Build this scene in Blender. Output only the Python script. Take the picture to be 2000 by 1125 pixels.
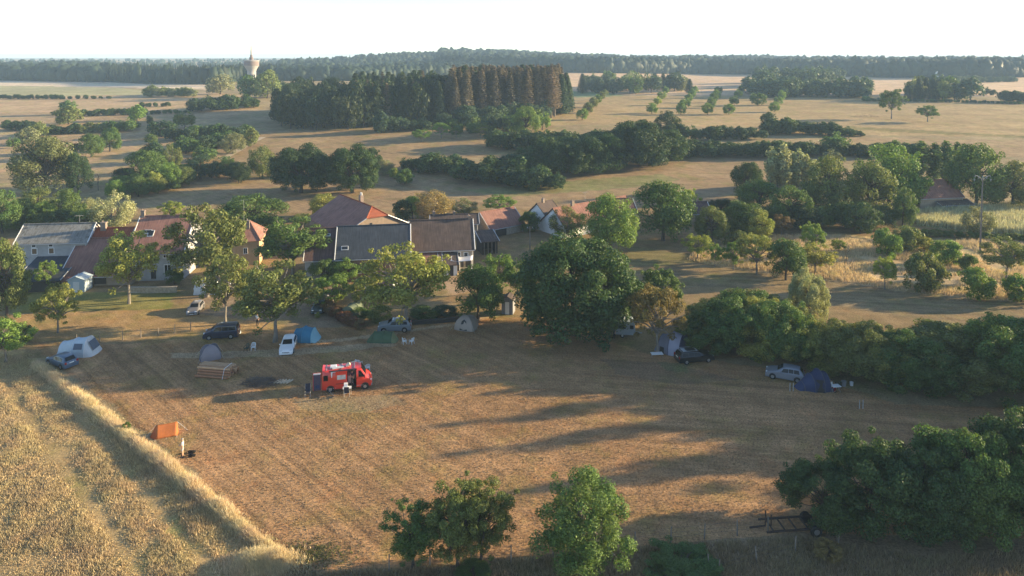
import bpy, math, random
import numpy as np
from mathutils import Vector, Matrix, noise as mnoise

for o in list(bpy.data.objects):
    bpy.data.objects.remove(o, do_unlink=True)
S = bpy.context.scene
COL = S.collection
R = math.radians

# ------------------------------------------------------------------ camera
F, CAMH = 1333.0, 38.0
PITCH = R(3.0)                                # nearly level: uprights stay upright in the photograph
PPY = 112.0 + F * math.tan(PITCH)             # row of the optical axis
cam = bpy.data.cameras.new('camera')
cam.sensor_width = 36.0
cam.lens = 36.0 * F / 2000.0
cam.shift_y = -(562.5 - PPY) / 2000.0
cam.clip_start = 0.5
cam.clip_end = 12000.0
camo = bpy.data.objects.new('camera', cam)
COL.objects.link(camo)
camo.location = (0, 0, CAMH)
camo.rotation_euler = (math.pi / 2 - PITCH, 0, 0)
S.camera = camo
S.render.resolution_x, S.render.resolution_y = 1024, 576

# ------------------------------------------------------------------ sky, sun, exposure
SUN_EL, SUN_AZ = R(12.2), R(11.5)          # azimuth measured from +X towards +Y
W = bpy.data.worlds.new('World')
S.world = W
W.use_nodes = True
wn = W.node_tree
wn.nodes.clear()
sky = wn.nodes.new('ShaderNodeTexSky')
sky.sky_type = 'NISHITA'
sky.sun_disc = False
sky.sun_elevation = SUN_EL
sky.sun_rotation = math.pi / 2 - SUN_AZ
sky.altitude = 250.0
sky.air_density = 0.7
sky.dust_density = 0.15
sky.ozone_density = 1.0
bg = wn.nodes.new('ShaderNodeBackground')
bg.inputs['Strength'].default_value = 0.110
wo = wn.nodes.new('ShaderNodeOutputWorld')
wn.links.new(sky.outputs[0], bg.inputs[0])
wn.links.new(bg.outputs[0], wo.inputs[0])
sl = bpy.data.lights.new('sun', 'SUN')
sl.energy = 5.0
sl.angle = R(0.55)
sl.color = (1.0, 0.79, 0.46)
so = bpy.data.objects.new('sun', sl)
COL.objects.link(so)
sd = Vector((math.cos(SUN_AZ) * math.cos(SUN_EL), math.sin(SUN_AZ) * math.cos(SUN_EL), math.sin(SUN_EL)))
so.rotation_euler = (-sd).to_track_quat('-Z', 'Y').to_euler()
so.location = (200, 40, 120)
vs = S.view_settings
vs.view_transform = 'Standard'
vs.look = 'None'
vs.exposure = 1.62
vs.gamma = 1.0
vs.use_curve_mapping = False

# ------------------------------------------------------------------ terrain
_py = np.arange(-400.0, 6001.0, 5.0)
_pz = np.interp(_py, [-400, 165, 200, 250, 300, 400, 500, 650, 800, 1000, 1500, 2000, 3000, 6000],
                [0, 0, 1.2, 4.8, 8.0, 10.5, 12, 13.6, 15, 17, 21.5, 26, 29, 32])
_k = np.exp(-np.linspace(-2, 2, 11) ** 2)
_k /= _k.sum()
_pz = np.convolve(np.pad(_pz, 5, mode='edge'), _k, mode='valid')


def hgt(X, Y):
    X = np.asarray(X, float)
    Y = np.asarray(Y, float)
    z = np.interp(Y, _py, _pz)
    ramp = np.clip((Y - 175) / 250, 0, 1)
    z = z + ramp * (1.3 * np.sin(X / 83 + 1.1) * np.sin(Y / 117 + .4) + .5 * np.sin(X / 37 - Y / 61))
    z = z + 13 * np.exp(-((X + 120) / 230) ** 2 - ((Y - 1300) / 330) ** 2)
    z = z + 9 * np.exp(-((X + 60) / 280) ** 2 - ((Y - 1650) / 330) ** 2)
    return z


_PZL = [float(v) for v in _pz]


def gz(x, y):
    i = min(max((y + 400.0) / 5.0, 0.0), len(_PZL) - 1.001)
    k = int(i)
    z = _PZL[k] + (_PZL[k + 1] - _PZL[k]) * (i - k)
    r = min(max((y - 175) / 250, 0), 1)
    if r:
        z += r * (1.3 * math.sin(x / 83 + 1.1) * math.sin(y / 117 + .4) + .5 * math.sin(x / 37 - y / 61))
        z += 13 * math.exp(-((x + 120) / 230) ** 2 - ((y - 1300) / 330) ** 2) + 9 * math.exp(-((x + 60) / 280) ** 2 - ((y - 1650) / 330) ** 2)
    return z


def ray(px, py):
    u, v = (px - 1000) / F, -(py - PPY) / F
    return Vector((u, math.cos(PITCH) + v * math.sin(PITCH), -math.sin(PITCH) + v * math.cos(PITCH)))


def at(px, py, z=None):
    """the point of the ground seen at a photograph pixel"""
    d = ray(px, py)
    if z is not None:
        t = (z - CAMH) / d.z
        return Vector((d.x * t, d.y * t, z))
    t0, t = 20.0, 20.0
    if d.z < 0:
        t0 = t = max(20.0, (32.0 - CAMH) / d.z * .8)
    while t < 6000:
        if CAMH + d.z * t < gz(d.x * t, d.y * t):
            break
        t0, t = t, t * 1.02
    for _ in range(18):
        m = (t0 + t) / 2
        if CAMH + d.z * m < gz(d.x * m, d.y * m):
            t = m
        else:
            t0 = m
    return Vector((d.x * t, d.y * t, gz(d.x * t, d.y * t)))


def proj(P):
    x, y, z = P[0], P[1], P[2] - CAMH
    dep = y * math.cos(PITCH) - z * math.sin(PITCH)
    up = y * math.sin(PITCH) + z * math.cos(PITCH)
    return 1000 + F * x / dep, PPY - F * up / dep, dep


def tall(P, ytop):
    """height of something that stands at P and reaches up to photograph row ytop"""
    d = ray(proj(P)[0], ytop)
    t = P[1] / d.y
    return CAMH + d.z * t - P[2]


def wide(P, wpx):
    return wpx * proj(P)[2] / F


# ------------------------------------------------------------------ object helpers
def tag(o, label=None, cat=None, group=None, kind=None):
    if label: o['label'] = label
    if cat: o['category'] = cat
    if group: o['group'] = group
    if kind: o['kind'] = kind
    return o


def thing(name, label, cat, loc=(0, 0, 0), rz=0.0, group=None):
    o = bpy.data.objects.new(name, None)
    COL.objects.link(o)
    o.empty_display_size = .3
    o.location = loc
    o.rotation_euler = (0, 0, rz)
    return tag(o, label, cat, group)


def link(name, me, parent=None, loc=None):
    o = bpy.data.objects.new(name, me)
    COL.objects.link(o)
    o.parent = parent
    if loc is not None: o.location = loc
    return o


def copy_tree(o, parent=None):
    c = o.copy()
    COL.objects.link(c)
    c.parent = parent
    for ch in list(o.children):
        copy_tree(ch, c)
    return c


def mesh_np(name, V, Fc, mat=None, smooth=False):
    """V n x 3, Fc m x k"""
    V = np.ascontiguousarray(V, np.float32)
    Fc = np.ascontiguousarray(Fc, np.int32)
    me = bpy.data.meshes.new(name)
    me.vertices.add(len(V))
    me.vertices.foreach_set('co', V.ravel())
    m, k = Fc.shape
    me.loops.add(m * k)
    me.loops.foreach_set('vertex_index', Fc.ravel())
    me.polygons.add(m)
    me.polygons.foreach_set('loop_start', np.arange(0, m * k, k, dtype=np.int32))
    me.polygons.foreach_set('loop_total', np.full(m, k, np.int32))
    me.update(calc_edges=True)
    if smooth:
        me.polygons.foreach_set('use_smooth', np.ones(m, bool))
    if mat: me.materials.append(mat)
    return me


class MB:
    """collects shapes, builds one mesh object"""
    def __init__(s):
        s.v, s.f = [], []

    def add(s, vs_, fs_):
        b = len(s.v)
        s.v += [tuple(v) for v in vs_]
        s.f += [tuple(i + b for i in f) for f in fs_]
        return s

    def box(s, c, d, rz=0.0, rx=0.0, ry=0.0, top=1.0):
        x, y, z = d[0] / 2, d[1] / 2, d[2] / 2
        P = [Vector((sx * x * (top if sz > 0 else 1), sy * y * (top if sz > 0 else 1), sz * z))
             for sz in (-1, 1) for sx, sy in ((-1, -1), (1, -1), (1, 1), (-1, 1))]
        M = Matrix.Rotation(rz, 3, 'Z') @ Matrix.Rotation(ry, 3, 'Y') @ Matrix.Rotation(rx, 3, 'X')
        c = Vector(c)
        return s.add([M @ p + c for p in P],
                     [(3, 2, 1, 0), (4, 5, 6, 7), (0, 1, 5, 4), (1, 2, 6, 5), (2, 3, 7, 6), (3, 0, 4, 7)])

    def tube(s, a, b, ra, rb=None, n=8, cap=True):
        a, b = Vector(a), Vector(b)
        rb = ra if rb is None else rb
        d = (b - a)
        if d.length < 1e-6: return s
        d.normalize()
        u = d.orthogonal().normalized()
        w = d.cross(u)
        vs_ = []
        for p, r in ((a, ra), (b, rb)):
            for i in range(n):
                t = 2 * math.pi * i / n
                vs_.append(p + u * (r * math.cos(t)) + w * (r * math.sin(t)))
        fs_ = [(i, (i + 1) % n, n + (i + 1) % n, n + i) for i in range(n)]
        if cap: fs_ += [tuple(range(n - 1, -1, -1)), tuple(range(n, 2 * n))]
        return s.add(vs_, fs_)

    def path(s, pts, r, n=6):
        rs = r if isinstance(r, (list, tuple)) else [r] * len(pts)
        for i in range(len(pts) - 1):
            s.tube(pts[i], pts[i + 1], rs[i], rs[i + 1], n, cap=(i in (0, len(pts) - 2)))
        return s

    def prism(s, poly, axis, a, b):
        """polygon of 2-d points extruded along axis 0, 1 or 2 from a to b"""
        def mk(p, t):
            return (t, p[0], p[1]) if axis == 0 else (p[0], t, p[1]) if axis == 1 else (p[0], p[1], t)
        n = len(poly)
        return s.add([mk(p, a) for p in poly] + [mk(p, b) for p in poly],
                     [tuple(range(n)), tuple(range(2 * n - 1, n - 1, -1))] +
                     [(i, i + n, (i + 1) % n + n, (i + 1) % n) for i in range(n)])

    def slab(s, pts, t):
        """a planar polygon given in space, with thickness t downwards"""
        n = len(pts)
        pts = [Vector(p) for p in pts]
        lo = [p - Vector((0, 0, t)) for p in pts]
        return s.add(pts + lo, [tuple(range(n)), tuple(range(2 * n - 1, n - 1, -1))] +
                     [(i, i + n, (i + 1) % n + n, (i + 1) % n) for i in range(n)])

    def loft(s, rings, cap=True, close=True):
        n = len(rings[0])
        b = []
        for r in rings: b += list(r)
        fs_ = []
        for j in range(len(rings) - 1):
            for i in range(n if close else n - 1):
                fs_.append((j * n + i, j * n + (i + 1) % n, (j + 1) * n + (i + 1) % n, (j + 1) * n + i))
        if cap:
            fs_.append(tuple(range(n - 1, -1, -1)))
            fs_.append(tuple(range((len(rings) - 1) * n, len(rings) * n)))
        return s.add(b, fs_)

    def ell(s, c, r, nu=10, nv=7):
        rings = []
        for j in range(nv + 1):
            t = math.pi * (j / nv) - math.pi / 2
            t = max(-1.55, min(1.55, t))
            rings.append([(c[0] + r[0] * math.cos(t) * math.cos(2 * math.pi * i / nu),
                           c[1] + r[1] * math.cos(t) * math.sin(2 * math.pi * i / nu),
                           c[2] + r[2] * math.sin(t)) for i in range(nu)])
        return s.loft(rings)

    def mesh(s, name, mat, smooth=False):
        me = bpy.data.meshes.new(name)
        me.from_pydata(s.v, [], s.f)
        import bmesh
        bm = bmesh.new()
        bm.from_mesh(me)
        bmesh.ops.recalc_face_normals(bm, faces=bm.faces)
        bm.to_mesh(me)
        bm.free()
        if mat: me.materials.append(mat)
        if smooth:
            me.polygons.foreach_set('use_smooth', np.ones(len(me.polygons), bool))
            me.set_sharp_from_angle(angle=R(40))
        return me

    def build(s, name, mat, parent=None, smooth=False):
        return link(name, s.mesh(name, mat, smooth), parent)


# ------------------------------------------------------------------ materials
MATS = {}


def mat(name, col, rough=.8, var=.12, scale=3.0, bump=0.0, metal=0.0, col2=None, spec=.3, stretch=(1, 1, 1), bscale=None, coat=0.0):
    """principled surface with a noise-driven colour variation and relief"""
    if name in MATS: return MATS[name]
    m = bpy.data.materials.new(name)
    m.use_nodes = True
    nt = m.node_tree
    b = nt.nodes['Principled BSDF']
    b.inputs['Roughness'].default_value = rough
    b.inputs['Metallic'].default_value = metal
    b.inputs['Specular IOR Level'].default_value = spec
    b.inputs['Coat Weight'].default_value = coat
    tc = nt.nodes.new('ShaderNodeTexCoord')
    mp = nt.nodes.new('ShaderNodeMapping')
    mp.inputs['Scale'].default_value = stretch
    nt.links.new(tc.outputs['Object'], mp.inputs[0])
    no = nt.nodes.new('ShaderNodeTexNoise')
    no.inputs['Scale'].default_value = scale
    no.inputs['Detail'].default_value = 6
    no.inputs['Roughness'].default_value = .65
    nt.links.new(mp.outputs[0], no.inputs[0])
    cr = nt.nodes.new('ShaderNodeValToRGB')
    c = Vector(col)
    c2 = Vector(col2) if col2 else c
    cr.color_ramp.elements[0].position = .32
    cr.color_ramp.elements[1].position = .68
    cr.color_ramp.elements[0].color = (*[max(0, x) for x in c * (1 - var)], 1)
    cr.color_ramp.elements[1].color = (*[min(1, x) for x in c2 * (1 + var)], 1)
    nt.links.new(no.outputs[0], cr.inputs[0])
    nt.links.new(cr.outputs[0], b.inputs['Base Color'])
    if bump:
        bu = nt.nodes.new('ShaderNodeBump')
        bu.inputs['Strength'].default_value = .6
        bu.inputs['Distance'].default_value = bump
        src = no
        if bscale:
            src = nt.nodes.new('ShaderNodeTexNoise')
            src.inputs['Scale'].default_value = bscale
            nt.links.new(mp.outputs[0], src.inputs[0])
        nt.links.new(src.outputs[0], bu.inputs['Height'])
        nt.links.new(bu.outputs[0], b.inputs['Normal'])
    MATS[name] = m
    return m


def leaf_mat(name, transl=.30, rough=.6, tstr=(1.25, 1.2, .6)):
    m = bpy.data.materials.new(name)
    m.use_nodes = True
    nt = m.node_tree
    nt.nodes.clear()
    N = nt.nodes.new
    oi = N('ShaderNodeObjectInfo')
    ge = N('ShaderNodeNewGeometry')
    # every leaf its own brightness and warmth
    mr = N('ShaderNodeMapRange')
    mr.inputs['To Min'].default_value = .62
    mr.inputs['To Max'].default_value = 1.38
    nt.links.new(ge.outputs['Random Per Island'], mr.inputs[0])
    tc = N('ShaderNodeTexCoord')
    no = N('ShaderNodeTexNoise')
    no.inputs['Scale'].default_value = .35
    no.inputs['Detail'].default_value = 3
    nt.links.new(ge.outputs['Position'], no.inputs[0])
    mr2 = N('ShaderNodeMapRange')
    mr2.inputs['From Min'].default_value = .3
    mr2.inputs['From Max'].default_value = .7
    mr2.inputs['To Min'].default_value = .485
    mr2.inputs['To Max'].default_value = .515
    nt.links.new(no.outputs[0], mr2.inputs[0])
    hs = N('ShaderNodeHueSaturation')
    nt.links.new(oi.outputs['Color'], hs.inputs['Color'])
    nt.links.new(mr.outputs[0], hs.inputs['Value'])
    nt.links.new(mr2.outputs[0], hs.inputs['Hue'])
    df = N('ShaderNodeBsdfPrincipled')
    df.inputs['Roughness'].default_value = rough
    df.inputs['Specular IOR Level'].default_value = .22
    nt.links.new(hs.outputs[0], df.inputs['Base Color'])
    tr = N('ShaderNodeBsdfTranslucent')
    mu = N('ShaderNodeMixRGB')
    mu.blend_type = 'MULTIPLY'
    mu.inputs[0].default_value = 1
    mu.inputs[2].default_value = (*tstr, 1)
    nt.links.new(hs.outputs[0], mu.inputs[1])
    nt.links.new(mu.outputs[0], tr.inputs[0])
    mx = N('ShaderNodeMixShader')
    mx.inputs[0].default_value = transl
    nt.links.new(df.outputs[0], mx.inputs[1])
    nt.links.new(tr.outputs[0], mx.inputs[2])
    ou = N('ShaderNodeOutputMaterial')
    nt.links.new(mx.outputs[0], ou.inputs[0])
    MATS[name] = m
    return m


LEAF = leaf_mat('leaf')
STRAW = leaf_mat('straw', transl=.25, rough=.8, tstr=(1.1, 1.05, .85))
BARK = mat('bark', (.13, .10, .075), .9, .35, 9, .03)
BARKD = mat('bark_dark', (.07, .055, .045), .9, .35, 9, .03)
BARKG = mat('bark_grey', (.20, .175, .15), .9, .3, 9, .03)
# ------------------------------------------------------------------ ground
def inpoly(px, py, poly):
    c = np.zeros(px.shape, bool)
    j = len(poly) - 1
    for i in range(len(poly)):
        xi, yi = poly[i]
        xj, yj = poly[j]
        if yi != yj:
            c ^= ((yi > py) != (yj > py)) & (px < (xj - xi) * (py - yi) / (yj - yi) + xi)
        j = i
    return c


CAMP = [(60, 668), (230, 672), (390, 658), (640, 640), (860, 632), (960, 618), (1060, 622), (1260, 690), (1390, 702),
        (1560, 730), (1760, 790), (2100, 800), (2600, 1000), (2300, 1060), (1560, 1040), (1240, 1068), (1000, 1090), (770, 1110), (560, 1115),
        (540, 1075), (330, 880), (150, 740)]
TALLF = [(-900, 640), (40, 680), (105, 735), (250, 850), (540, 1085), (570, 1150), (500, 1500), (-1500, 1500)]
MEADOW = [(1340, 508), (1370, 470), (1500, 460), (1640, 458), (1780, 470), (2000, 468), (2500, 470), (2600, 640), (2000, 592), (1800, 575), (1600, 545), (1450, 527)]
CORN = [(1780, 418), (1880, 408), (2000, 401), (2500, 385), (2600, 470), (2000, 462), (1880, 452), (1790, 440)]
# outline in photograph pixels, colour of what grows there, mown stripes 0..1
FIELDS = [
    ([(-900, 400), (3000, 400), (3000, 700), (-900, 700)], (.225, .165, .085), .25),
    ([(-900, 152), (420, 160), (430, 176), (200, 170), (-900, 165)], (.56, .46, .34), .3),
    ([(-900, 168), (60, 168), (240, 172), (300, 180), (300, 186), (-900, 192)], (.33, .31, .17), .2),
    ([(-900, 192), (300, 186), (420, 180), (500, 190), (300, 215), (-900, 240)], (.40, .29, .17), .4),
    ([(-900, 240), (300, 215), (500, 205), (510, 215), (380, 245), (-900, 275)], (.34, .25, .145), .4),
    ([(-900, 275), (380, 245), (460, 260), (360, 300), (250, 330), (-900, 380)], (.36, .265, .155), .4),
    ([(240, 330), (460, 270), (500, 258), (1080, 240), (1080, 280), (800, 330), (560, 350), (260, 400)], (.285, .205, .11), .5),
    ([(860, 130), (3000, 128), (3000, 192), (1240, 186), (1100, 178), (860, 160)], (.50, .36, .23), .3),
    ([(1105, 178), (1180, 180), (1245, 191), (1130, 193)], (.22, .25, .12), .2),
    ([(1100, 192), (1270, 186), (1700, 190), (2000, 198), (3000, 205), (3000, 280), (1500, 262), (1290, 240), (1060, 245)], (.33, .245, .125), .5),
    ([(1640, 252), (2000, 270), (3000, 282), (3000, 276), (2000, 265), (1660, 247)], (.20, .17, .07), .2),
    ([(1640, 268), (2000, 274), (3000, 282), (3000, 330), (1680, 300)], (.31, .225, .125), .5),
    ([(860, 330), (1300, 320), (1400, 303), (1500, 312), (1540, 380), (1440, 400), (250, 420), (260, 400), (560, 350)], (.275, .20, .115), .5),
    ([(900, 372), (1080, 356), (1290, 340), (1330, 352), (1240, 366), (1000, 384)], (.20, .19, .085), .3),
    (CORN, (.26, .25, .12), 0),
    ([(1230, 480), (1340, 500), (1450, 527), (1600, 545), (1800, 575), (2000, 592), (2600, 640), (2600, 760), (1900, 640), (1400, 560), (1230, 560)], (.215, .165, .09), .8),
    (MEADOW, (.42, .32, .18), 0),
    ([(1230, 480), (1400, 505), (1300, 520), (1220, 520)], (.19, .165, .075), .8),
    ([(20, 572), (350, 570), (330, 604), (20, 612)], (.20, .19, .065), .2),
    ([(20, 612), (330, 604), (620, 600), (640, 640), (390, 658), (60, 668)], (.33, .225, .105), .4),
    ([(380, 575), (700, 600), (740, 640), (640, 645), (360, 610)], (.235, .18, .12), .1),
    ([(640, 600), (860, 560), (1050, 520), (1060, 622), (860, 632), (700, 640)], (.25, .185, .095), .1),
    ([(860, 520), (960, 520), (960, 560), (870, 580)], (.30, .22, .14), .1),
    (CAMP, (.335, .225, .115), 1),
    ([(600, 668), (760, 650), (860, 634), (975, 614), (975, 618), (860, 639), (760, 656), (600, 674)], (.44, .33, .20), .1),
    ([(330, 690), (560, 682), (760, 668), (770, 676), (560, 696), (340, 700)], (.40, .30, .185), .3),
    ([(560, 780), (760, 770), (800, 790), (700, 806), (580, 800)], (.30, .225, .125), .5),
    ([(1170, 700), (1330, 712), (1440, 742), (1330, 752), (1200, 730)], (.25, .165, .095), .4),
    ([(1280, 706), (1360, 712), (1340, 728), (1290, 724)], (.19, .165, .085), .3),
    (TALLF, (.345, .255, .125), 0),
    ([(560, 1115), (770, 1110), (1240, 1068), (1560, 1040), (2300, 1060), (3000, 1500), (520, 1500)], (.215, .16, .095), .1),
]


def build_ground():
    ys = [-150, -80, -30, 0, 12, 22, 30]
    for r in np.concatenate([np.linspace(1330, 1130, 60), np.linspace(1127, 200, 470), np.linspace(198, 128, 60)]):
        d = ray(1000, r)
        # row depth on the profile (X = 0)
        t0, t = 10.0, 10.0
        while t < 8000 and CAMH + d.z * t > gz(-9000, d.y * t):
            t0, t = t, t * 1.03
        for _ in range(20):
            m = (t0 + t) / 2
            if CAMH + d.z * m > gz(-9000, d.y * m): t0 = m
            else: t = m
        y = d.y * t
        if y > ys[-1] + .05: ys.append(y)
    y = ys[-1]
    while y < 7000:
        y *= 1.05
        ys.append(y)
    ys = np.array(ys)
    nu = 560
    us = np.linspace(-1, 1, nu)
    us = np.sign(us) * (np.abs(us) * .78 + np.abs(us) ** 4 * .7)     # finer inside the view
    Xs = us[None, :] * (np.maximum(ys, 0) * 1.0 + 30)[:, None]
    Ys = np.repeat(ys[:, None], nu, 1)
    Zs = hgt(Xs, Ys)
    V = np.stack([Xs, Ys, Zs], -1).reshape(-1, 3)
    nr = len(ys)
    i = np.arange(nr - 1)[:, None] * nu + np.arange(nu - 1)[None, :]
    Fc = np.stack([i, i + 1, i + nu + 1, i + nu], -1).reshape(-1, 4)
    # what grows where
    wob = .35 * np.sin(V[:, 0] * .9 + 1.3 * np.sin(V[:, 1] * .7)) + .3 * np.sin(V[:, 1] * 1.3 + 2 * np.sin(V[:, 0] * .33))
    yy = np.maximum(V[:, 1], 3.0)
    z = V[:, 2] - CAMH
    dep = yy * math.cos(PITCH) - z * math.sin(PITCH)
    px = 1000 + F * (V[:, 0] + wob) / dep
    py = PPY - F * (yy * math.sin(PITCH) + z * math.cos(PITCH)) / dep + wob * 60 / dep
    py = np.where(V[:, 1] < 25, 1490, py)
    px = np.where(V[:, 1] < 25, np.clip(1000 + 30 * V[:, 0], -1400, 2900), px)
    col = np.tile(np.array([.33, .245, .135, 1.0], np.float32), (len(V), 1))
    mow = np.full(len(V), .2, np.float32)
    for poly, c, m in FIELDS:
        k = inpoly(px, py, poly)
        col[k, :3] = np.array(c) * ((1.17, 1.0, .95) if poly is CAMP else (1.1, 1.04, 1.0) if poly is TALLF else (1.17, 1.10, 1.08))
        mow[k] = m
    me = mesh_np('ground', V, Fc, None, True)
    a = me.color_attributes.new('plant', 'FLOAT_COLOR', 'POINT')
    a.data.foreach_set('color', col.ravel())
    a = me.attributes.new('mown', 'FLOAT', 'POINT')
    a.data.foreach_set('value', mow)
    m = bpy.data.materials.new('dry_ground')
    m.use_nodes = True
    nt = m.node_tree
    b = nt.nodes['Principled BSDF']
    b.inputs['Roughness'].default_value = .95
    b.inputs['Specular IOR Level'].default_value = .08
    N, L = nt.nodes.new, nt.links.new
    at_ = N('ShaderNodeAttribute'); at_.attribute_name = 'plant'
    am = N('ShaderNodeAttribute'); am.attribute_name = 'mown'
    ge = N('ShaderNodeNewGeometry')

    def noise(scale, detail=5, rough=.6, vec=None):
        n = N('ShaderNodeTexNoise')
        n.inputs['Scale'].default_value = scale
        n.inputs['Detail'].default_value = detail
        n.inputs['Roughness'].default_value = rough
        L(vec or ge.outputs['Position'], n.inputs[0])
        return n.outputs[0]

    def rng(src, a_, b_, lo=.3, hi=.7):
        n = N('ShaderNodeMapRange')
        n.inputs['From Min'].default_value = lo
        n.inputs['From Max'].default_value = hi
        n.inputs['To Min'].default_value = a_
        n.inputs['To Max'].default_value = b_
        L(src, n.inputs[0])
        return n.outputs[0]

    def math_(op, a_, b_):
        n = N('ShaderNodeMath')
        n.operation = op
        for k, v in enumerate((a_, b_)):
            if isinstance(v, (int, float)): n.inputs[k].default_value = v
            else: L(v, n.inputs[k])
        return n.outputs[0]

    def mixc(fac, a_, b_, op='MIX'):
        n = N('ShaderNodeMixRGB')
        n.blend_type = op
        for k, v in enumerate((fac, a_, b_)):
            if isinstance(v, (int, float)): n.inputs[k].default_value = v
            elif isinstance(v, tuple): n.inputs[k].default_value = v
            else: L(v, n.inputs[k])
        return n.outputs[0]
    big = noise(.06, 4)
    mid = noise(.45, 5)
    fine = noise(4.5, 6, .7)
    # mowing swaths: noise drawn out along the run of the mower
    def swath(ang, sx, sy):
        mp = N('ShaderNodeMapping')
        mp.vector_type = 'TEXTURE'
        mp.inputs['Rotation'].default_value = (0, 0, R(-ang))
        mp.inputs['Scale'].default_value = (1 / sx, 1 / sy, 10)
        L(ge.outputs['Position'], mp.inputs[0])
        return noise(1.0, 4, .6, mp.outputs[0])
    sw = swath(42.8, .018, 1.05)
    sw2 = swath(8, .025, .9)
    sx = N('ShaderNodeSeparateXYZ')
    L(ge.outputs['Position'], sx.inputs[0])
    side = rng(sx.outputs[0], 0, 1, -12, 16)
    stripes = mixc(side, sw, sw2)
    c = mixc(1.0, at_.outputs['Color'], rng(big, .80, 1.2), 'MULTIPLY')
    c = mixc(1.0, c, rng(mid, .80, 1.22), 'MULTIPLY')
    c = mixc(1.0, c, rng(fine, .55, 1.42), 'MULTIPLY')
    st = mixc(am.outputs['Fac'], (.5, .5, .5, 1), stripes)
    c = mixc(1.0, c, rng(st, .74, 1.25, .33, .67), 'MULTIPLY')
    # green shoots and reddish dead patches
    g = rng(noise(.16, 6, .7), 0, .75, .50, .70)
    c = mixc(g, c, mixc(1.0, c, (.66, .90, .52, 1), 'MULTIPLY'))
    rd = rng(noise(.23, 5, .7), 0, .6, .54, .72)
    c = mixc(rd, c, mixc(1.0, c, (1.14, .88, .76, 1), 'MULTIPLY'))
    L(c, b.inputs['Base Color'])
    hsum = math_('ADD', math_('MULTIPLY', fine, .10), math_('MULTIPLY', math_('MULTIPLY', stripes, am.outputs['Fac']), .16))
    hsum = math_('ADD', hsum, math_('MULTIPLY', mid, .16))
    bu = N('ShaderNodeBump')
    bu.inputs['Strength'].default_value = .55
    bu.inputs['Distance'].default_value = 1.0
    L(hsum, bu.inputs['Height'])
    L(bu.outputs[0], b.inputs['Normal'])
    me.materials.append(m)
    tag(link('ground', me), kind='structure', label='dry mown and stubble farmland reaching to the horizon')


build_ground()

# ------------------------------------------------------------------ foliage prototypes
def cards(P, Nrm, size, rng, aspect=.62, up=0.0):
    """leaf-shaped quads at points P facing roughly Nrm"""
    n = len(P)
    d = Nrm + rng.normal(0, .42, (n, 3))
    d /= np.linalg.norm(d, axis=1)[:, None] + 1e-9
    t = rng.normal(0, 1, (n, 3))
    t[:, 2] += up
    t -= (t * d).sum(1)[:, None] * d
    t /= np.linalg.norm(t, axis=1)[:, None] + 1e-9
    s = np.cross(d, t)
    sz = (size * rng.uniform(.45, 1.55, n))[:, None]
    a = P - t * sz * .5
    b = P + s * sz * .5 * aspect + d * sz * .06
    c = P + t * sz * .5 - d * sz * .1
    e = P - s * sz * .5 * aspect + d * sz * .06
    V = np.stack([a, b, c, e], 1).reshape(-1, 3)
    return V, np.arange(4 * n).reshape(n, 4)


def lobes_crown(seed, w, h, z0, nl, rl, n, size, fill=.25, flat=1.0, shell=.5, taper=0.0, low=.0, boxy=1.0):
    """clumpy crown: leaves on the skins of many lobes inside an ellipsoidal crown"""
    rng = np.random.default_rng(seed)
    cz = (z0 * h + h) / 2
    rz = (h - z0 * h) / 2
    C, Rr = [], []
    for _ in range(nl):
        v = rng.normal(0, 1, 3)
        v /= np.linalg.norm(v)
        v *= rng.uniform(shell, 1) ** .5
        if v[2] < .35:          # keep the lower crown wide
            q_ = math.hypot(v[0], v[1]) + 1e-6
            v[:2] *= q_ ** boxy / q_
        r = rng.uniform(*rl) * w
        if rng.random() < .3:   # stray shoots beyond the even outline
            v *= rng.uniform(1.0, 1.22)
            r *= .6
        zz = cz + v[2] * max(.05, rz - r * .8)
        k = 1.0
        if taper: k = 1 - taper * max(0, (zz - z0 * h) / (h - z0 * h))
        if low: k *= 1 - low * max(0, 1 - (zz - z0 * h) / (.35 * h))
        C.append((v[0] * max(.05, w / 2 - r * .85) * k, v[1] * max(.05, w / 2 - r * .85) * k, zz))
        Rr.append(r)
    C, Rr = np.array(C), np.array(Rr)
    idx = rng.choice(nl, n, p=Rr ** 2 / (Rr ** 2).sum())
    v = rng.normal(0, 1, (n, 3))
    v[:, 2] = v[:, 2] * .9 + .15
    v /= np.linalg.norm(v, axis=1)[:, None]
    rad = np.where(rng.random(n) < fill, rng.uniform(.2, .9, n), rng.normal(.98, .1, n))
    P = C[idx] + v * (Rr[idx] * rad)[:, None] * np.array([1, 1, flat])
    P[:, 2] = np.maximum(P[:, 2], .04)
    V, Fc = cards(P, v, size, rng)
    return V, Fc, C


def trunk_mb(seed, h, C, z0, r, nb=9, stem=.6, forks=1):
    rnd = random.Random(seed)
    mb = MB()
    pts = [Vector((0, 0, -.15))]
    x = y = 0
    for k in range(1, 6):
        x += rnd.uniform(-.03, .03) * h * .4
        y += rnd.uniform(-.03, .03) * h * .4
        pts.append(Vector((x, y, h * stem * k / 5)))
    mb.path(pts, [r * (1.25 if k == 0 else 1 - .13 * k) for k in range(6)], 8)
    cs = sorted(range(len(C)), key=lambda i: rnd.random())[:nb]
    for i in cs:
        c = Vector(C[i])
        t = rnd.uniform(.45, 1.0)
        k = min(4, int(t * 5))
        a = pts[k].lerp(pts[k + 1], t * 5 - k)
        m = a.lerp(c, .5) + Vector((rnd.uniform(-.05, .05) * h, rnd.uniform(-.05, .05) * h, .03 * h))
        mb.path([a, m, c], [r * .5, r * .33, r * .12], 5)
    return mb


PROTO = {}


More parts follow.
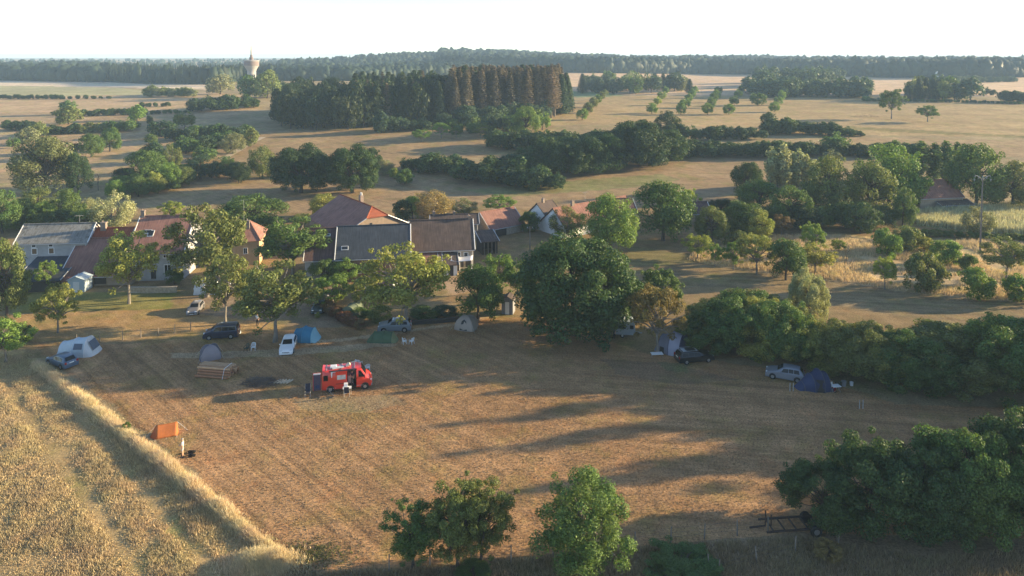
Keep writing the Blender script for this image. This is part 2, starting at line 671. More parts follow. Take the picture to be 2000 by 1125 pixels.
def proto(key, V, Fc, tmb, w, h, bark=BARK, leafm=LEAF):
    w = 2 * float(np.percentile(np.abs(V[:, :2]), 98.5))
    h = float(np.percentile(V[:, 2], 99.7))
    sc = np.array([1 / w, 1 / w, 1 / h])
    crown = mesh_np('crown', V * sc, Fc, leafm)
    tr = None
    if tmb is not None:
        tmb.v = [(a / w, b / w, c / h) for a, b, c in tmb.v]
        tr = tmb.mesh('trunk', bark, True)
    PROTO.setdefault(key, []).append((crown, tr))


def make_protos():
    for s in range(3):      # dense broadleaf tree
        V, Fc, C = lobes_crown(10 + s, 9, 9.5, .03, 60, (.08, .17), 16000, .27, .2, boxy=.45)
        proto('round', V, Fc, trunk_mb(s, 9.5, C, .1, .26, 24), 9, 9.5, BARKD)
    for s in range(3):      # open walnut or fruit tree
        V, Fc, C = lobes_crown(20 + s, 9, 9, .22, 60, (.05, .115), 10500, .24, .3, .8, .25, boxy=.7)
        proto('loose', V, Fc, trunk_mb(30 + s, 9, C, .24, .2, 34, .55), 9, 9, BARKG)
    for s in range(3):      # ground-touching shrub
        V, Fc, C = lobes_crown(40 + s, 5.5, 4.6, .0, 40, (.08, .17), 7500, .24, .22, 1, .45, boxy=.5)
        proto('bush', V, Fc, trunk_mb(44 + s, 4.6, C, 0, .08, 10, .4), 5.5, 4.6, BARKD)
    for s in range(3):      # shrub with shoots, seen from near by
        V, Fc, C = lobes_crown(50 + s, 6, 5.6, .0, 110, (.04, .12), 44000, .115, .25, 1, .35, boxy=.5)
        proto('near', V, Fc, trunk_mb(54 + s, 5.6, C, 0, .08, 40, .5), 6, 5.6, BARKD)
    for s in range(3):      # small tree seen from near by
        V, Fc, C = lobes_crown(60 + s, 6, 7, .16, 110, (.035, .10), 30000, .115, .3, .85, .2)
        proto('neartree', V, Fc, trunk_mb(64 + s, 7, C, .16, .13, 44, .6), 6, 7, BARKD)
    V, Fc, C = lobes_crown(70, 16, 15.5, .0, 150, (.06, .125), 60000, .33, .25, 1, .3, boxy=.4)
    proto('lime', V, Fc, trunk_mb(70, 15.5, C, .02, .45), 16, 15.5, BARKD)
    V, Fc, C = lobes_crown(75, 6, 8, .0, 110, (.03, .085), 40000, .10, .3, 1.7, .2, .45, .3)
    proto('birch', V, Fc, trunk_mb(75, 8, C, 0, .1, 20, .7), 6, 8, BARKG)
    for s in range(2):      # Lombardy poplar
        V, Fc, C = lobes_crown(80 + s, 4, 14, .05, 46, (.14, .24), 4600, .42, .25, 1.7, .1, .35)
        proto('poplar', V, Fc, trunk_mb(84 + s, 14, C, .05, .22, 6, .85), 4, 14, BARKG)
    for s in range(2):      # fine soft willow
        V, Fc, C = lobes_crown(90 + s, 8, 8, .02, 60, (.08, .14), 9000, .26, .25, 1.2, .5)
        proto('willow', V, Fc, trunk_mb(94 + s, 8, C, .02, .25, 12, .4), 8, 8, BARKG)
    for s in range(3):      # distant broadleaf tree
        V, Fc, C = lobes_crown(100 + s, 9, 9, .02, 30, (.11, .21), 2000, .72, .2, boxy=.45)
        proto('far', V, Fc, trunk_mb(104 + s, 9, C, .04, .25, 4), 9, 9, BARKD)
    for s in range(2):      # distant shrub
        V, Fc, C = lobes_crown(110 + s, 6, 4.4, .0, 18, (.15, .24), 1100, .6, .2)
        proto('farbush', V, Fc, None, 6, 4.4)
    for s in range(3):      # spruce: s 0 green, 1 and 2 dying and brown
        rng = np.random.default_rng(120 + s)
        h, w = 27.0, 6.5
        n = (3600, 2400, 1700)[s]
        zz = rng.uniform(.16 if s else .05, 1, n) ** .85
        tier = np.floor(zz * 26) / 26 + rng.normal(0, .006, n)
        zz = np.clip(tier, .02, .995)
        rmax = (w / 2) * (1 - zz) ** .55 * (.55 + .45 * np.minimum(1, zz * 6))
        if s: rmax *= .8
        th = rng.uniform(0, 2 * np.pi, n)
        rr = rmax * np.sqrt(rng.uniform(.05, 1, n))
        P = np.stack([rr * np.cos(th), rr * np.sin(th), zz * h - rr * .3], 1)
        P[:, 2] = np.maximum(P[:, 2], .1)
        Nn = np.stack([np.cos(th), np.sin(th), np.full(n, .8)], 1)
        V, Fc = cards(P, Nn, .85 if s == 0 else .7, rng, .45)
        t = MB().path([(0, 0, -.3), (0, 0, h * .5), (0, 0, h * (1.0 if s else .97))], [.26, .17, .03], 6)
        rnd = random.Random(s)
        if s:
            for _ in range(46):
                z = rnd.uniform(.08, .95) * h
                a = rnd.uniform(0, 6.28)
                l = (w / 2) * (1 - z / h) ** .7 * .8
                t.tube((0, 0, z), (l * math.cos(a), l * math.sin(a), z - .25 * l), .05, .02, 4)
        proto(('spruce', 'dead', 'dead')[s], V, Fc, t, w, h, BARKD if s == 0 else BARKG)


make_protos()
RND = random.Random(7)

# tints (base colour of the leaves)
G = dict(
    dark=(.034, .058, .023), deep=(.024, .043, .021), mid=(.058, .092, .029), fresh=(.092, .140, .035), lime=(.15, .18, .036),
    yel=(.155, .160, .045), olive=(.092, .106, .038), grey=(.125, .130, .075), silver=(.20, .205, .125), brown=(.105, .072, .036),
    tan=(.17, .125, .06), blue=(.034, .056, .036), rust=(.12, .08, .05), pine=(.030, .048, .028), dead=(.105, .075, .058), dead2=(.075, .060, .046))


def tint(k, v=.12):
    c = G[k] if isinstance(k, str) else k
    c = [c[0] * 1.68, c[1] * 1.74, c[2] * 1.5]
    f = 1 + RND.uniform(-v, v)
    return (c[0] * f * (1 + RND.uniform(-.06, .06)), c[1] * f, c[2] * f, 1)


def plant_parts(par, kind, col, var=None, sc=None, loc=None, rz=0.0, name='crown'):
    crown, tr = PROTO[kind][(var if var is not None else RND.randrange(99)) % len(PROTO[kind])]
    a = link(name, crown, par)
    a.color = tint(col)
    out = [a]
    if tr is not None and name == 'crown': out.append(link('trunk', tr, par))
    for o in out:
        if sc is not None: o.scale = sc
        if loc is not None: o.location = loc
        o.rotation_euler = (0, 0, rz)
    return out


TREECOUNT = 0


def tree(px, pb, pt, wpx, kind, col, label, name='tree', cat='tree', group=None, back=0.0, var=None, P=None, h=None, w=None):
    """a tree standing at photograph pixel (px, pb), reaching to row pt, wpx wide; back moves a ground-touching
    crown's centre behind its visible foot by that share of its width"""
    if P is None:
        P = at(px, pb)
    w = w or wide(P, wpx)
    if not back and kind in ('bush', 'near', 'birch', 'farbush'):
        back = .25
    if back:
        d = Vector((P.x, P.y, 0)).normalized() * (w * back)
        P = Vector((P.x + d.x, P.y + d.y, gz(P.x + d.x, P.y + d.y)))
        w = w or wide(P, wpx)
    h = h or max(.5, tall(P, pt))
    t = thing(name, label, cat, P, RND.uniform(0, 6.28), group)
    t.scale = (w, w, h)
    plant_parts(t, kind, col, var)
    return t


def hedge(pts, kind, cols, label, name='hedge', cat='hedge', step=.55, group=None, jit=.18, depth=0.0, rows=1):
    """shrubs along a line of (px, foot row, top row) photograph points; one thing, the shrubs its parts"""
    W_ = []
    for (x, yb, yt) in pts:
        P = at(x, yb)
        W_.append((P, max(.6, tall(P, yt))))
    t = thing(name, label, cat, W_[0][0], 0, group)
    base = W_[0][0]
    n = 0
    for i in range(len(W_) - 1):
        (A, ha), (B, hb) = W_[i], W_[i + 1]
        L_ = (B - A).length
        s = 0.0
        while s < L_ and n < 290:
            k = s / L_
            h = ha + (hb - ha) * k
            for r in range(rows):
                P = A.lerp(B, k)
                wd = h * RND.uniform(.8, 1.2)
                away = Vector((P.x, P.y, 0)).normalized() * (wd * .38 + r * wd * .5)
                P = P + away + Vector((RND.uniform(-jit, jit) * h, RND.uniform(-jit, jit) * h, 0))
                P.z = gz(P.x, P.y)
                hh = max(.5, tall(P, pts[i][2] + (pts[i + 1][2] - pts[i][2]) * k)) * RND.uniform(.68, 1.04)
                c = RND.choice(cols)
                plant_parts(t, kind, c, None, (wd, wd, hh), P - base, RND.uniform(0, 6.28), 'shrub')
                n += 1
            s += h * step * 1.1
    return t
# ------------------------------------------------------------------ trees and shrubs one can single out
# (x, foot row, top row, width px, prototype, tint, label [, back])
TREES = [
    # foreground
    (806, 1108, 985, 120, 'neartree', 'mid', 'leftmost dark shrubby tree of the foreground clump by the fence'),
    (893, 1112, 938, 122, 'neartree', 'olive', 'middle foreground tree with yellowish top in the fence clump'),
    (940, 1104, 942, 128, 'neartree', 'olive', 'right tree of the foreground clump with a dark slanting trunk'),
    (1140, 1150, 925, 190, 'birch', (.075, .115, .034), 'bright green birch-like tree at the bottom centre of the picture'),
    (1330, 1150, 1096, 150, 'near', 'mid', 'pale green shrub cut by the bottom edge right of the birch'),
    (925, 1140, 1108, 70, 'near', 'mid', 'low green shrub at the foot of the foreground clump'),
    (1616, 1100, 1058, 50, 'near', 'tan', 'low brownish bramble in front of the dark thicket'),
    (1605, 1052, 912, 150, 'near', 'dark', 'left end shrub of the dark foreground thicket, over the trailer wheel', .3),
    (1702, 1065, 856, 196, 'near', 'dark', 'thicket shrub with a yellow lit top above the trailer', .3),
    (1800, 1070, 872, 180, 'near', 'dark', 'drooping green shrub in the middle of the foreground thicket', .3),
    (1885, 1070, 838, 200, 'near', 'mid', 'tall green rounded shrub in the foreground thicket', .35),
    (1980, 1060, 818, 200, 'near', 'dark', 'tallest shrub of the foreground thicket, at the right picture edge', .35),
    (2090, 1050, 790, 240, 'near', 'mid', 'shrub closing the foreground thicket beyond the right picture edge', .35),
    # camp site
    (1122, 664, 463, 218, 'lime', 'dark', 'huge dense dark lime tree at the edge of the camp field', .12),
    (1284, 692, 556, 104, 'loose', (.115, .085, .036), 'brown drought-struck tree beside the blue dome tent'),
    (1290, 625, 524, 78, 'loose', 'mid', 'green shrubby tree behind the brown drought-struck tree'),
    (1240, 630, 545, 66, 'bush', 'mid', 'green shrub between the lime tree and the brown tree'),
    (537, 668, 518, 142, 'loose', 'olive', 'broad walnut tree above the white car and the blue tent'),
    (441, 634, 500, 98, 'loose', 'olive', 'walnut tree right behind the dark blue van-like car'),
    (404, 580, 404, 128, 'loose', 'olive', 'tall walnut tree in front of the red-roofed farmhouse'),
    (571, 540, 430, 126, 'loose', 'mid', 'dark walnut tree in front of the slate-roofed house'),
    (252, 593, 456, 102, 'loose', 'yel', 'slender tree on the lawn before the big red barn roof'),
    (13, 622, 470, 84, 'round', 'olive', 'leafy tree at the left edge with a stout pale trunk'),
    (92, 568, 510, 40, 'loose', 'fresh', 'small fresh green tree before the slate lean-to roof'),
    (113, 650, 560, 76, 'loose', 'yel', 'thin yellowish sapling above the pale blue tent'),
    (106, 592, 553, 36, 'bush', 'olive', 'olive shrub behind the yellowish sapling'),
    (12, 708, 622, 96, 'loose', 'fresh', 'small bright tree in the tall grass at the left edge'),
    (44, 672, 634, 36, 'bush', 'mid', 'dark little shrub by the tall grass left of the pale tent'),
    (340, 558, 525, 34, 'round', 'mid', 'clipped globe-shaped bush by the farmhouse door', .2),
    (650, 598, 538, 80, 'loose', 'fresh', 'low fruit tree behind the dark green car'),
    (717, 602, 538, 68, 'loose', 'yel', 'low yellowish fruit tree before the small red-roofed shed'),
    (630, 553, 506, 54, 'round', 'mid', 'dark green tree at the corner of the blue door house'),
    (674, 550, 503, 58, 'round', 'fresh', 'rounded tree under the eave of the slate roof'),
    (790, 646, 484, 152, 'loose', 'yel', 'large yellow-green walnut tree over the grey parked car'),
    (934, 626, 520, 94, 'round', 'mid', 'dark green tree just behind the tan dome tent'),
    (972, 572, 498, 66, 'loose', 'fresh', 'light fruit tree before the white awning terrace'),
    (1012, 588, 512, 62, 'loose', 'mid', 'fruit tree beside the little grey hut'),
    (675, 618, 602, 16, 'bush', (.30, .25, .03), 'small bright yellow shrub beside the red hedge'),
    (620, 622, 610, 10, 'bush', 'yel', 'tiny yellow shrub by the dark green car'),
    (655, 592, 570, 30, 'bush', 'lime', 'yellow-green shrub at the head of the red hedge'),
    (700, 626, 602, 48, 'bush', 'mid', 'garden shrub in the middle of the fenced garden'),
    (742, 632, 598, 46, 'bush', 'olive', 'garden shrub left of the large yellow-green walnut'),
    (830, 624, 600, 60, 'bush', 'mid', 'garden shrub behind the grey parked car'),
    (870, 620, 596, 44, 'bush', 'blue', 'bluish garden shrub near the low dark wall'),
    (247, 843, 825, 14, 'bush', 'mid', 'lone green weed in the tall grass strip near the orange tent'),
    # behind the village
    (497, 452, 384, 126, 'round', 'mid', 'spreading green tree behind the ochre house'),
    (637, 425, 380, 60, 'round', 'yel', 'yellow-green tree left of the hipped red roof'),
    (592, 447, 418, 46, 'loose', 'olive', 'low tree between the ochre house and the hipped red roof'),
    (333, 428, 394, 46, 'loose', 'lime', 'light tree showing over the farmhouse ridge'),
    (786, 432, 390, 38, 'far', 'deep', 'dark conifer-like shrub right of the hipped red roof'),
    (806, 428, 383, 34, 'round', 'fresh', 'fresh green tree right of the hipped red roof'),
    (848, 428, 372, 78, 'willow', 'tan', 'tan willow standing behind the long brown roof'),
    (908, 420, 388, 48, 'willow', 'grey', 'grey-green willow right of the tan willow'),
    (975, 418, 383, 62, 'loose', 'fresh', 'fresh green tree behind the brown-roofed barn'),
    (1034, 454, 412, 38, 'round', 'mid', 'dark shrub between the barn and the white house'),
    (955, 446, 420, 28, 'bush', 'fresh', 'shrub against the dark gable of the barn'),
    (1108, 464, 404, 64, 'willow', 'olive', 'greyish tree before the white house'),
    (1190, 494, 382, 102, 'round', 'fresh', 'tall green tree rising behind the lime tree'),
    (1295, 470, 356, 112, 'round', 'mid', 'dense green tree at the end of the lane right of the white house'),
    (1347, 420, 370, 42, 'loose', 'lime', 'flat-topped bright tree beside the small purple roof'),
    (1390, 474, 404, 64, 'round', 'olive', 'olive tree before the small purple roof'),
    (1452, 462, 392, 80, 'round', 'mid', 'dark tree left of the orchard meadow'),
    (1408, 420, 388, 50, 'round', 'deep', 'dark tree right of the small purple roof'),
    (5, 456, 373, 62, 'round', 'mid', 'tree at the left edge behind the grey roof'),
    (42, 446, 390, 58, 'round', 'mid', 'rounded tree left of the grey roof ridge'),
    (76, 424, 366, 64, 'round', 'olive', 'tree behind the left end of the grey roof'),
    (90, 446, 394, 46, 'round', 'fresh', 'fresh tree right above the grey roof'),
    (132, 440, 370, 56, 'round', 'mid', 'tall dark tree above the grey roof'),
    (166, 452, 410, 54, 'round', 'fresh', 'bushy tree at the right end of the grey roof'),
    (220, 450, 375, 74, 'willow', 'silver', 'large silvery willow behind the red roofs'),
    (173, 424, 387, 32, 'willow', 'silver', 'small silvery willow left of the large one'),
    # left middle distance
    (90, 378, 268, 108, 'round', (.085, .092, .045), 'very large grey-green tree in the left field'),
    (153, 376, 298, 48, 'round', 'deep', 'narrow dark tree touching the very large grey-green one'),
    (285, 360, 294, 72, 'round', 'mid', 'broad tree in the middle of the left thicket'),
    (304, 376, 335, 34, 'round', 'yel', 'yellowish tree at the front of the left thicket'),
    (333, 370, 318, 38, 'round', 'fresh', 'green tree at the right end of the left thicket'),
    (243, 360, 328, 44, 'round', 'deep', 'dark shrub at the left end of the thicket'),
    (270, 384, 345, 42, 'round', 'mid', 'shrubby tree in front of the left thicket'),
    (228, 388, 352, 38, 'round', 'fresh', 'small tree behind the silvery willow'),
    (338, 336, 280, 34, 'willow', 'olive', 'slim olive tree behind the left thicket'),
    (300, 318, 278, 46, 'far', 'deep', 'dark tree behind the left thicket'),
    (392, 348, 303, 60, 'round', 'blue', 'dark round tree left of the twin trees'),
    (440, 344, 306, 40, 'round', 'mid', 'middle one of three round trees left of the twin trees'),
    (466, 358, 316, 46, 'round', 'deep', 'dark round tree nearest to the twin trees on the left'),
    (455, 300, 260, 48, 'willow', 'grey', 'pale olive tree by the farm track'),
    (490, 286, 250, 30, 'far', 'olive', 'small tree where the farm track meets the wood'),
    (363, 300, 266, 48, 'far', 'mid', 'tree behind the three round trees, left one'),
    (400, 314, 286, 44, 'far', 'mid', 'tree behind the three round trees, right one'),
    (513, 348, 286, 54, 'willow', 'olive', 'soft grey-olive tree standing alone left of the twin trees'),
    (588, 380, 284, 112, 'lime', 'deep', 'left one of the two huge dark twin trees', .15),
    (688, 380, 285, 98, 'lime', 'dark', 'right one of the two huge dark twin trees', .15),
    (727, 338, 289, 34, 'round', 'deep', 'narrow dark tree behind the right twin tree'),
    (192, 372, 332, 28, 'bare', 'brown', 'bare dead tree beside the very large grey-green tree'),
    (178, 307, 261, 42, 'round', 'mid', 'front tree of the pair in the left hedgerow gap'),
    (215, 296, 250, 40, 'round', 'mid', 'rear tree of the pair in the left hedgerow gap'),
    (152, 300, 277, 24, 'far', 'deep', 'small dark tree left of the hedgerow pair'),
    (78, 268, 237, 32, 'far', 'olive', 'tree at the end of the front left hedge'),
    (56, 282, 249, 38, 'far', 'grey', 'pale tree before the front left hedge'),
    (26, 290, 267, 22, 'far', 'mid', 'small round tree near the left picture edge'),
    (136, 224, 196, 32, 'far', 'mid', 'upper tree of the two between the left hedges'),
    (134, 243, 207, 48, 'far', 'olive', 'lower tree of the two between the left hedges'),
    (268, 236, 205, 32, 'far', 'fresh', 'light tree at the end of the second left hedge'),
    (315, 268, 236, 48, 'far', 'deep', 'dark tree left of the farm track'),
    (361, 250, 217, 38, 'far', 'olive', 'olive tree above the farm track'),
    (295, 282, 261, 24, 'far', 'mid', 'small tree between the left hedges and the track'),
    (292, 245, 225, 13, 'far', 'deep', 'tiny dark tree in the left stubble'),
    (430, 184, 145, 54, 'far', 'grey', 'pale bushy tree before the conifer forest'),
    (486, 190, 147, 44, 'far', 'mid', 'tree just below the water tower'),
    (522, 192, 137, 50, 'far', 'olive', 'tall tree just right of the water tower'),
    (547, 190, 158, 36, 'far', 'deep', 'dark tree between the water tower and the wood'),
    (752, 342, 312, 32, 'willow', 'grey', 'pale shrub right of the twin trees'),
    (790, 362, 330, 34, 'bush', 'mid', 'shrub between the twin trees and the long belt'),
    (770, 350, 328, 22, 'bush', 'lime', 'small light shrub between the twin trees and the long belt'),
    (824, 278, 253, 34, 'loose', 'fresh', 'first low fruit tree below the spruce wood'),
    (862, 270, 239, 36, 'loose', 'fresh', 'second low fruit tree below the spruce wood'),
    (891, 270, 249, 26, 'loose', 'mid', 'third low fruit tree below the spruce wood'),
    (938, 270, 240, 40, 'loose', 'mid', 'fourth low fruit tree below the spruce wood'),
    (745, 260, 219, 34, 'far', 'blue', 'bushy tree at the foot of the spruce wood'),
    (1027, 266, 208, 54, 'round', 'fresh', 'sunlit tree right below the dead spruces'),
    (1059, 254, 219, 34, 'far', 'fresh', 'smaller sunlit tree beside the belt below the dead spruces'),
    # right middle distance
    (1246, 292, 234, 46, 'round', 'deep', 'dark crown standing over the long belt'),
    (1302, 272, 217, 48, 'round', 'deep', 'domed tree on the upper hedge'),
    (1632, 300, 259, 54, 'far', 'mid', 'paired crown in the long lower hedge'),
    (1457, 388, 316, 58, 'round', 'dark', 'dark oval tree left of the poplars'),
    (1483, 418, 352, 80, 'round', 'mid', 'broad tree in front of the poplar clump'),
    (1545, 442, 364, 76, 'round', 'mid', 'dark tree before the poplar clump, right side'),
    (1621, 360, 292, 40, 'poplar', 'grey', 'pale pointed tree right of the poplar clump'),
    (1618, 424, 306, 92, 'round', 'olive', 'large olive tree in the right grove'),
    (1735, 408, 285, 126, 'round', 'fresh', 'largest bright oak of the right grove'),
    (1700, 426, 320, 90, 'round', 'olive', 'olive tree before the bright oak'),
    (1763, 444, 367, 48, 'round', 'mid', 'narrow green tree at the right front of the grove'),
    (1680, 456, 396, 68, 'round', 'dark', 'dark rounded shrub at the front of the grove'),
    (1905, 404, 283, 102, 'round', 'mid', 'big green tree behind the street lamp pole'),
    (1978, 408, 316, 98, 'round', 'olive', 'green tree at the right edge above the maize'),
    (1912, 462, 404, 56, 'willow', 'grey', 'grey-green shrub before the maize beside the pole'),
    (1741, 232, 174, 46, 'loose', 'mid', 'tall lone field tree with a visible trunk'),
    (1812, 238, 206, 36, 'loose', 'mid', 'small leaning lone field tree'),
    (1691, 198, 187, 16, 'farbush', 'mid', 'small shrub at the far edge of the right field'),
    (1480, 206, 182, 30, 'far', 'mid', 'lone orchard tree between the last two rows'),
    (1502, 250, 219, 32, 'far', 'deep', 'dark round tree at the start of the right field hedge'),
    (1855, 190, 149, 36, 'far', 'mid', 'open tree at the right end of the far copse'),
    (1907, 182, 162, 19, 'far', 'mid', 'largest of three small far trees at the right'),
    (1927, 186, 170, 14, 'far', 'deep', 'middle one of three small far trees at the right'),
    (1940, 187, 175, 13, 'far', 'deep', 'rightmost of three small far trees at the right'),
    # orchard meadow
    (1362, 507, 459, 54, 'loose', 'lime', 'bright lime-green sapling at the corner of the orchard meadow'),
    (1396, 521, 477, 32, 'loose', 'fresh', 'slim sapling second along the meadow edge'),
    (1433, 528, 474, 44, 'loose', 'fresh', 'third sapling along the meadow edge'),
    (1478, 536, 456, 70, 'loose', 'yel', 'pale yellowish fruit tree at the meadow edge'),
    (1535, 547, 468, 70, 'round', 'mid', 'dark green fruit tree with a clear trunk at the meadow edge'),
    (1586, 503, 436, 44, 'loose', 'fresh', 'fruit tree behind the dark green one in the meadow'),
    (1592, 536, 478, 70, 'loose', 'yel', 'low spreading olive fruit tree right of the dark green one'),
    (1637, 494, 468, 28, 'loose', 'lime', 'tiny yellow sapling deep in the meadow'),
    (1652, 517, 470, 26, 'bare', 'brown', 'dead curved fruit tree trunk in the meadow'),
    (1733, 506, 448, 52, 'bush', 'fresh', 'pale green shrub in the middle of the meadow'),
    (1768, 494, 440, 54, 'bush', 'olive', 'dark brownish shrub behind the pale green one'),
    (1805, 494, 462, 38, 'bush', 'yel', 'pale yellow shrub deep in the meadow'),
    (1846, 520, 468, 54, 'bush', 'fresh', 'bright green shrub left of the pole'),
    (1728, 566, 502, 40, 'loose', 'lime', 'thin sapling at the front of the meadow'),
    (1806, 574, 495, 72, 'bush', 'olive', 'olive shrub-tree at the front of the meadow'),
    (1911, 588, 526, 64, 'bush', 'fresh', 'rounded green shrub at the front of the meadow below the pole'),
    (1890, 532, 496, 34, 'bush', 'mid', 'shrub between the pole and the front shrubs'),
    (1964, 547, 466, 76, 'loose', 'olive', 'dark-limbed old fruit tree right of the pole'),
    (1994, 594, 536, 58, 'bush', 'fresh', 'green shrub at the right edge of the meadow'),
    (1478, 470, 410, 60, 'round', 'yel', 'yellow-green tree at the rear left of the meadow'),
    (1526, 458, 421, 44, 'loose', 'brown', 'brownish tree at the rear left of the meadow'),
    (1440, 486, 452, 46, 'bush', 'olive', 'olive shrub at the left rear of the meadow'),
    # on the camp hedge
    (1577, 648, 528, 72, 'near', 'silver', 'pale silvery tree rising out of the camp hedge', .2),
]


def bare_proto(seed):
    rnd = random.Random(seed)
    mb = MB()

    def grow(p, d, l, r, n):
        q = p + d * l
        mb.tube(p, q, r, r * .7, 5)
        if n == 0: return
        for _ in range(rnd.choice((2, 2, 3))):
            dd = (d + Vector((rnd.uniform(-.8, .8), rnd.uniform(-.8, .8), rnd.uniform(-.2, .5)))).normalized()
            grow(q, dd, l * .72, r * .62, n - 1)
    grow(Vector((0, 0, -.02)), Vector((.1, 0, 1)).normalized(), .3, .03, 4)
    return mb.mesh('limbs', BARKD)


PROTO['bare'] = [(bare_proto(5), None), (bare_proto(9), None)]
for row in TREES:
    (px, pb, pt, wp, kind, col, label) = row[:7]
    if kind == 'loose': wp *= 1.03
    nm = {'bush': 'shrub', 'birch': 'birch_tree', 'near': 'shrub', 'farbush': 'shrub', 'willow': 'willow_tree', 'poplar': 'poplar_tree', 'bare': 'dead_tree'}.get(kind, 'tree')
    tree(px, pb, pt, wp, kind, col, label, nm, 'shrub' if nm == 'shrub' else 'tree', None, row[7] if len(row) > 7 else 0.0)

hedge([(352, 300, 272), (400, 296, 266), (455, 282, 252)], 'far', ['deep', 'mid', 'blue'], 'thicket along the upper side of the farm track', step=.5, rows=2)
hedge([(238, 372, 338), (285, 384, 340), (340, 372, 326), (372, 352, 312)], 'round', ['mid', 'dark', 'olive', 'fresh'], 'undergrowth of the left thicket', step=.6, rows=2)
hedge([(376, 350, 318), (440, 350, 316), (480, 356, 324)], 'far', ['deep', 'dark'], 'dark undergrowth below the three round trees', step=.6)
hedge([(-20, 450, 400), (60, 452, 402), (150, 452, 404), (200, 452, 402)], 'round', ['mid', 'dark', 'fresh'], 'garden thicket behind the grey roof', step=.6)
hedge([(1440, 452, 404), (1560, 452, 392), (1640, 452, 392), (1760, 448, 394)], 'round', ['dark', 'deep', 'mid'], 'shady undergrowth of the right grove', step=.7)

# poplars
for i, (x, yb, yt) in enumerate([(1506, 372, 287), (1532, 374, 282), (1556, 372, 291), (1574, 372, 303), (1588, 370, 313), (1519, 368, 300), (1545, 368, 296)]):
    tree(x, yb, yt, 27, 'poplar', (.20, .205, .125), 'pale slender poplar in the close clump right of the dark oval tree', 'poplar_tree', 'tree', 'poplar clump')
for i, (x, yb, yt, w) in enumerate([(1752, 352, 276, 36), (1792, 356, 277, 40), (1822, 356, 281, 28), (1843, 354, 276, 30), (1864, 352, 279, 26), (1884, 350, 282, 24)]):
    tree(x, yb, yt, w, 'poplar', 'mid', 'green poplar in the row behind the dark red barn roof', 'poplar_tree', 'tree', 'poplar row by the red barn')

# poplars added out of view on the right to streak the field with shadow
for (x, y, h, w) in ((79, 86.5, 19, 3.3), (76, 80.5, 18, 3.2), (78, 74.0, 17, 3.4), (78, 65.5, 13, 5), (73, 60.0, 10.5, 5.5), (80, 55.5, 11, 6), (70, 50.0, 9, 6)):
    tree(0, 0, 0, 0, 'poplar', 'mid', 'tall unseen poplar added beyond the right edge to cast shadows', 'poplar_tree', 'tree', 'unseen poplars added for their shadows', P=Vector((x, y, 0.0)), h=h, w=w)

# orchard rows running up the far slope
for n, (a, b, k, c) in enumerate([((1137, 234), (1181, 188), 6, 'olive'), ((1273, 222), (1300, 184), 4, 'lime'), ((1330, 224), (1357, 184), 5, 'fresh'),
                                  ((1382, 224), (1404, 184), 5, 'mid'), ((1424, 224), (1448, 182), 4, 'mid'), ((1512, 219), (1532, 186), 4, 'fresh')]):
    word = ('first', 'second', 'third', 'fourth', 'fifth', 'last')[n]
    A, B = at(*a), at(*b)
    for i in range(k):
        P = A.lerp(B, i / (k - 1))
        P.z = gz(P.x, P.y)
        tree(0, 0, 0, 0, 'far' if i else 'round', c if i % 3 else 'fresh', 'small round tree in the %s orchard row from the left' % word, 'orchard_tree', 'tree',
             '%s orchard row' % word, P=P, w=RND.uniform(4.6, 6), h=RND.uniform(4.8, 6.3))

# ------------------------------------------------------------------ hedges and belts
D_, M_ = ['deep', 'dark', 'dark'], ['dark', 'mid', 'deep']
hedge([(1395, 706, 585), (1470, 712, 570), (1530, 722, 588), (1600, 738, 614)], 'near', ['olive', 'mid', 'olive', 'yel'], 'tall olive hedge behind the black estate car', step=.5, jit=.12, rows=2)
hedge([(1600, 742, 632), (1700, 764, 632), (1800, 786, 642), (1880, 792, 614), (1960, 796, 606), (2080, 806, 590), (2250, 830, 570), (2480, 850, 560)], 'near', ['mid', 'olive', 'fresh', 'olive', 'yel'],
      'long tall hedge along the right side of the camp field', step=.5, jit=.12, rows=2)
hedge([(1360, 668, 622), (1400, 690, 600)], 'near', ['olive', 'yel'], 'low end of the hedge behind the blue dome tent', step=.5)
hedge([(640, 612, 588), (672, 630, 606), (712, 650, 626)], 'bush', ['rust', (.13, .06, .04)], 'low reddish hedge along the driveway by the dark green car', step=.45, jit=.08)
hedge([(900, 358, 300), (960, 362, 305), (1040, 358, 298)], 'far', D_, 'dark belt of shrubs, left part above the mown strip', step=.5, rows=2)
hedge([(1018, 374, 326), (1060, 376, 322), (1100, 372, 330)], 'far', M_, 'dark bulging shrub group in front of the belt', step=.5, rows=2)
hedge([(845, 345, 300), (900, 340, 296)], 'far', D_, 'dark shrubs at the left tip of the belt', step=.5, rows=2)
hedge([(1040, 350, 276), (1110, 350, 262), (1180, 346, 252), (1240, 342, 238), (1300, 330, 246)], 'round', D_, 'tall dark tree belt in the middle of the picture', 'tree_belt', 'hedge', step=.55, rows=2)
hedge([(968, 296, 248), (1050, 296, 250), (1120, 292, 256), (1200, 288, 250)], 'far', D_, 'dark belt of trees behind the tall middle belt', step=.55, rows=2)
hedge([(1315, 310, 268), (1400, 309, 272), (1490, 310, 274), (1600, 308, 275), (1690, 306, 280)], 'far', D_, 'long dark lower hedge under the right field', step=.5, rows=2)
hedge([(1320, 276, 241), (1400, 276, 243), (1490, 273, 246)], 'far', D_, 'dark upper hedge, left piece under the orchard rows', step=.5)
hedge([(1500, 265, 231), (1540, 264, 230), (1580, 264, 238)], 'far', D_, 'dark upper hedge, middle piece in the right field', step=.5, rows=2)
hedge([(1590, 266, 240), (1630, 267, 236), (1686, 267, 258)], 'far', D_, 'dark wedge-shaped hedge at the right end of the field', step=.5, rows=2)
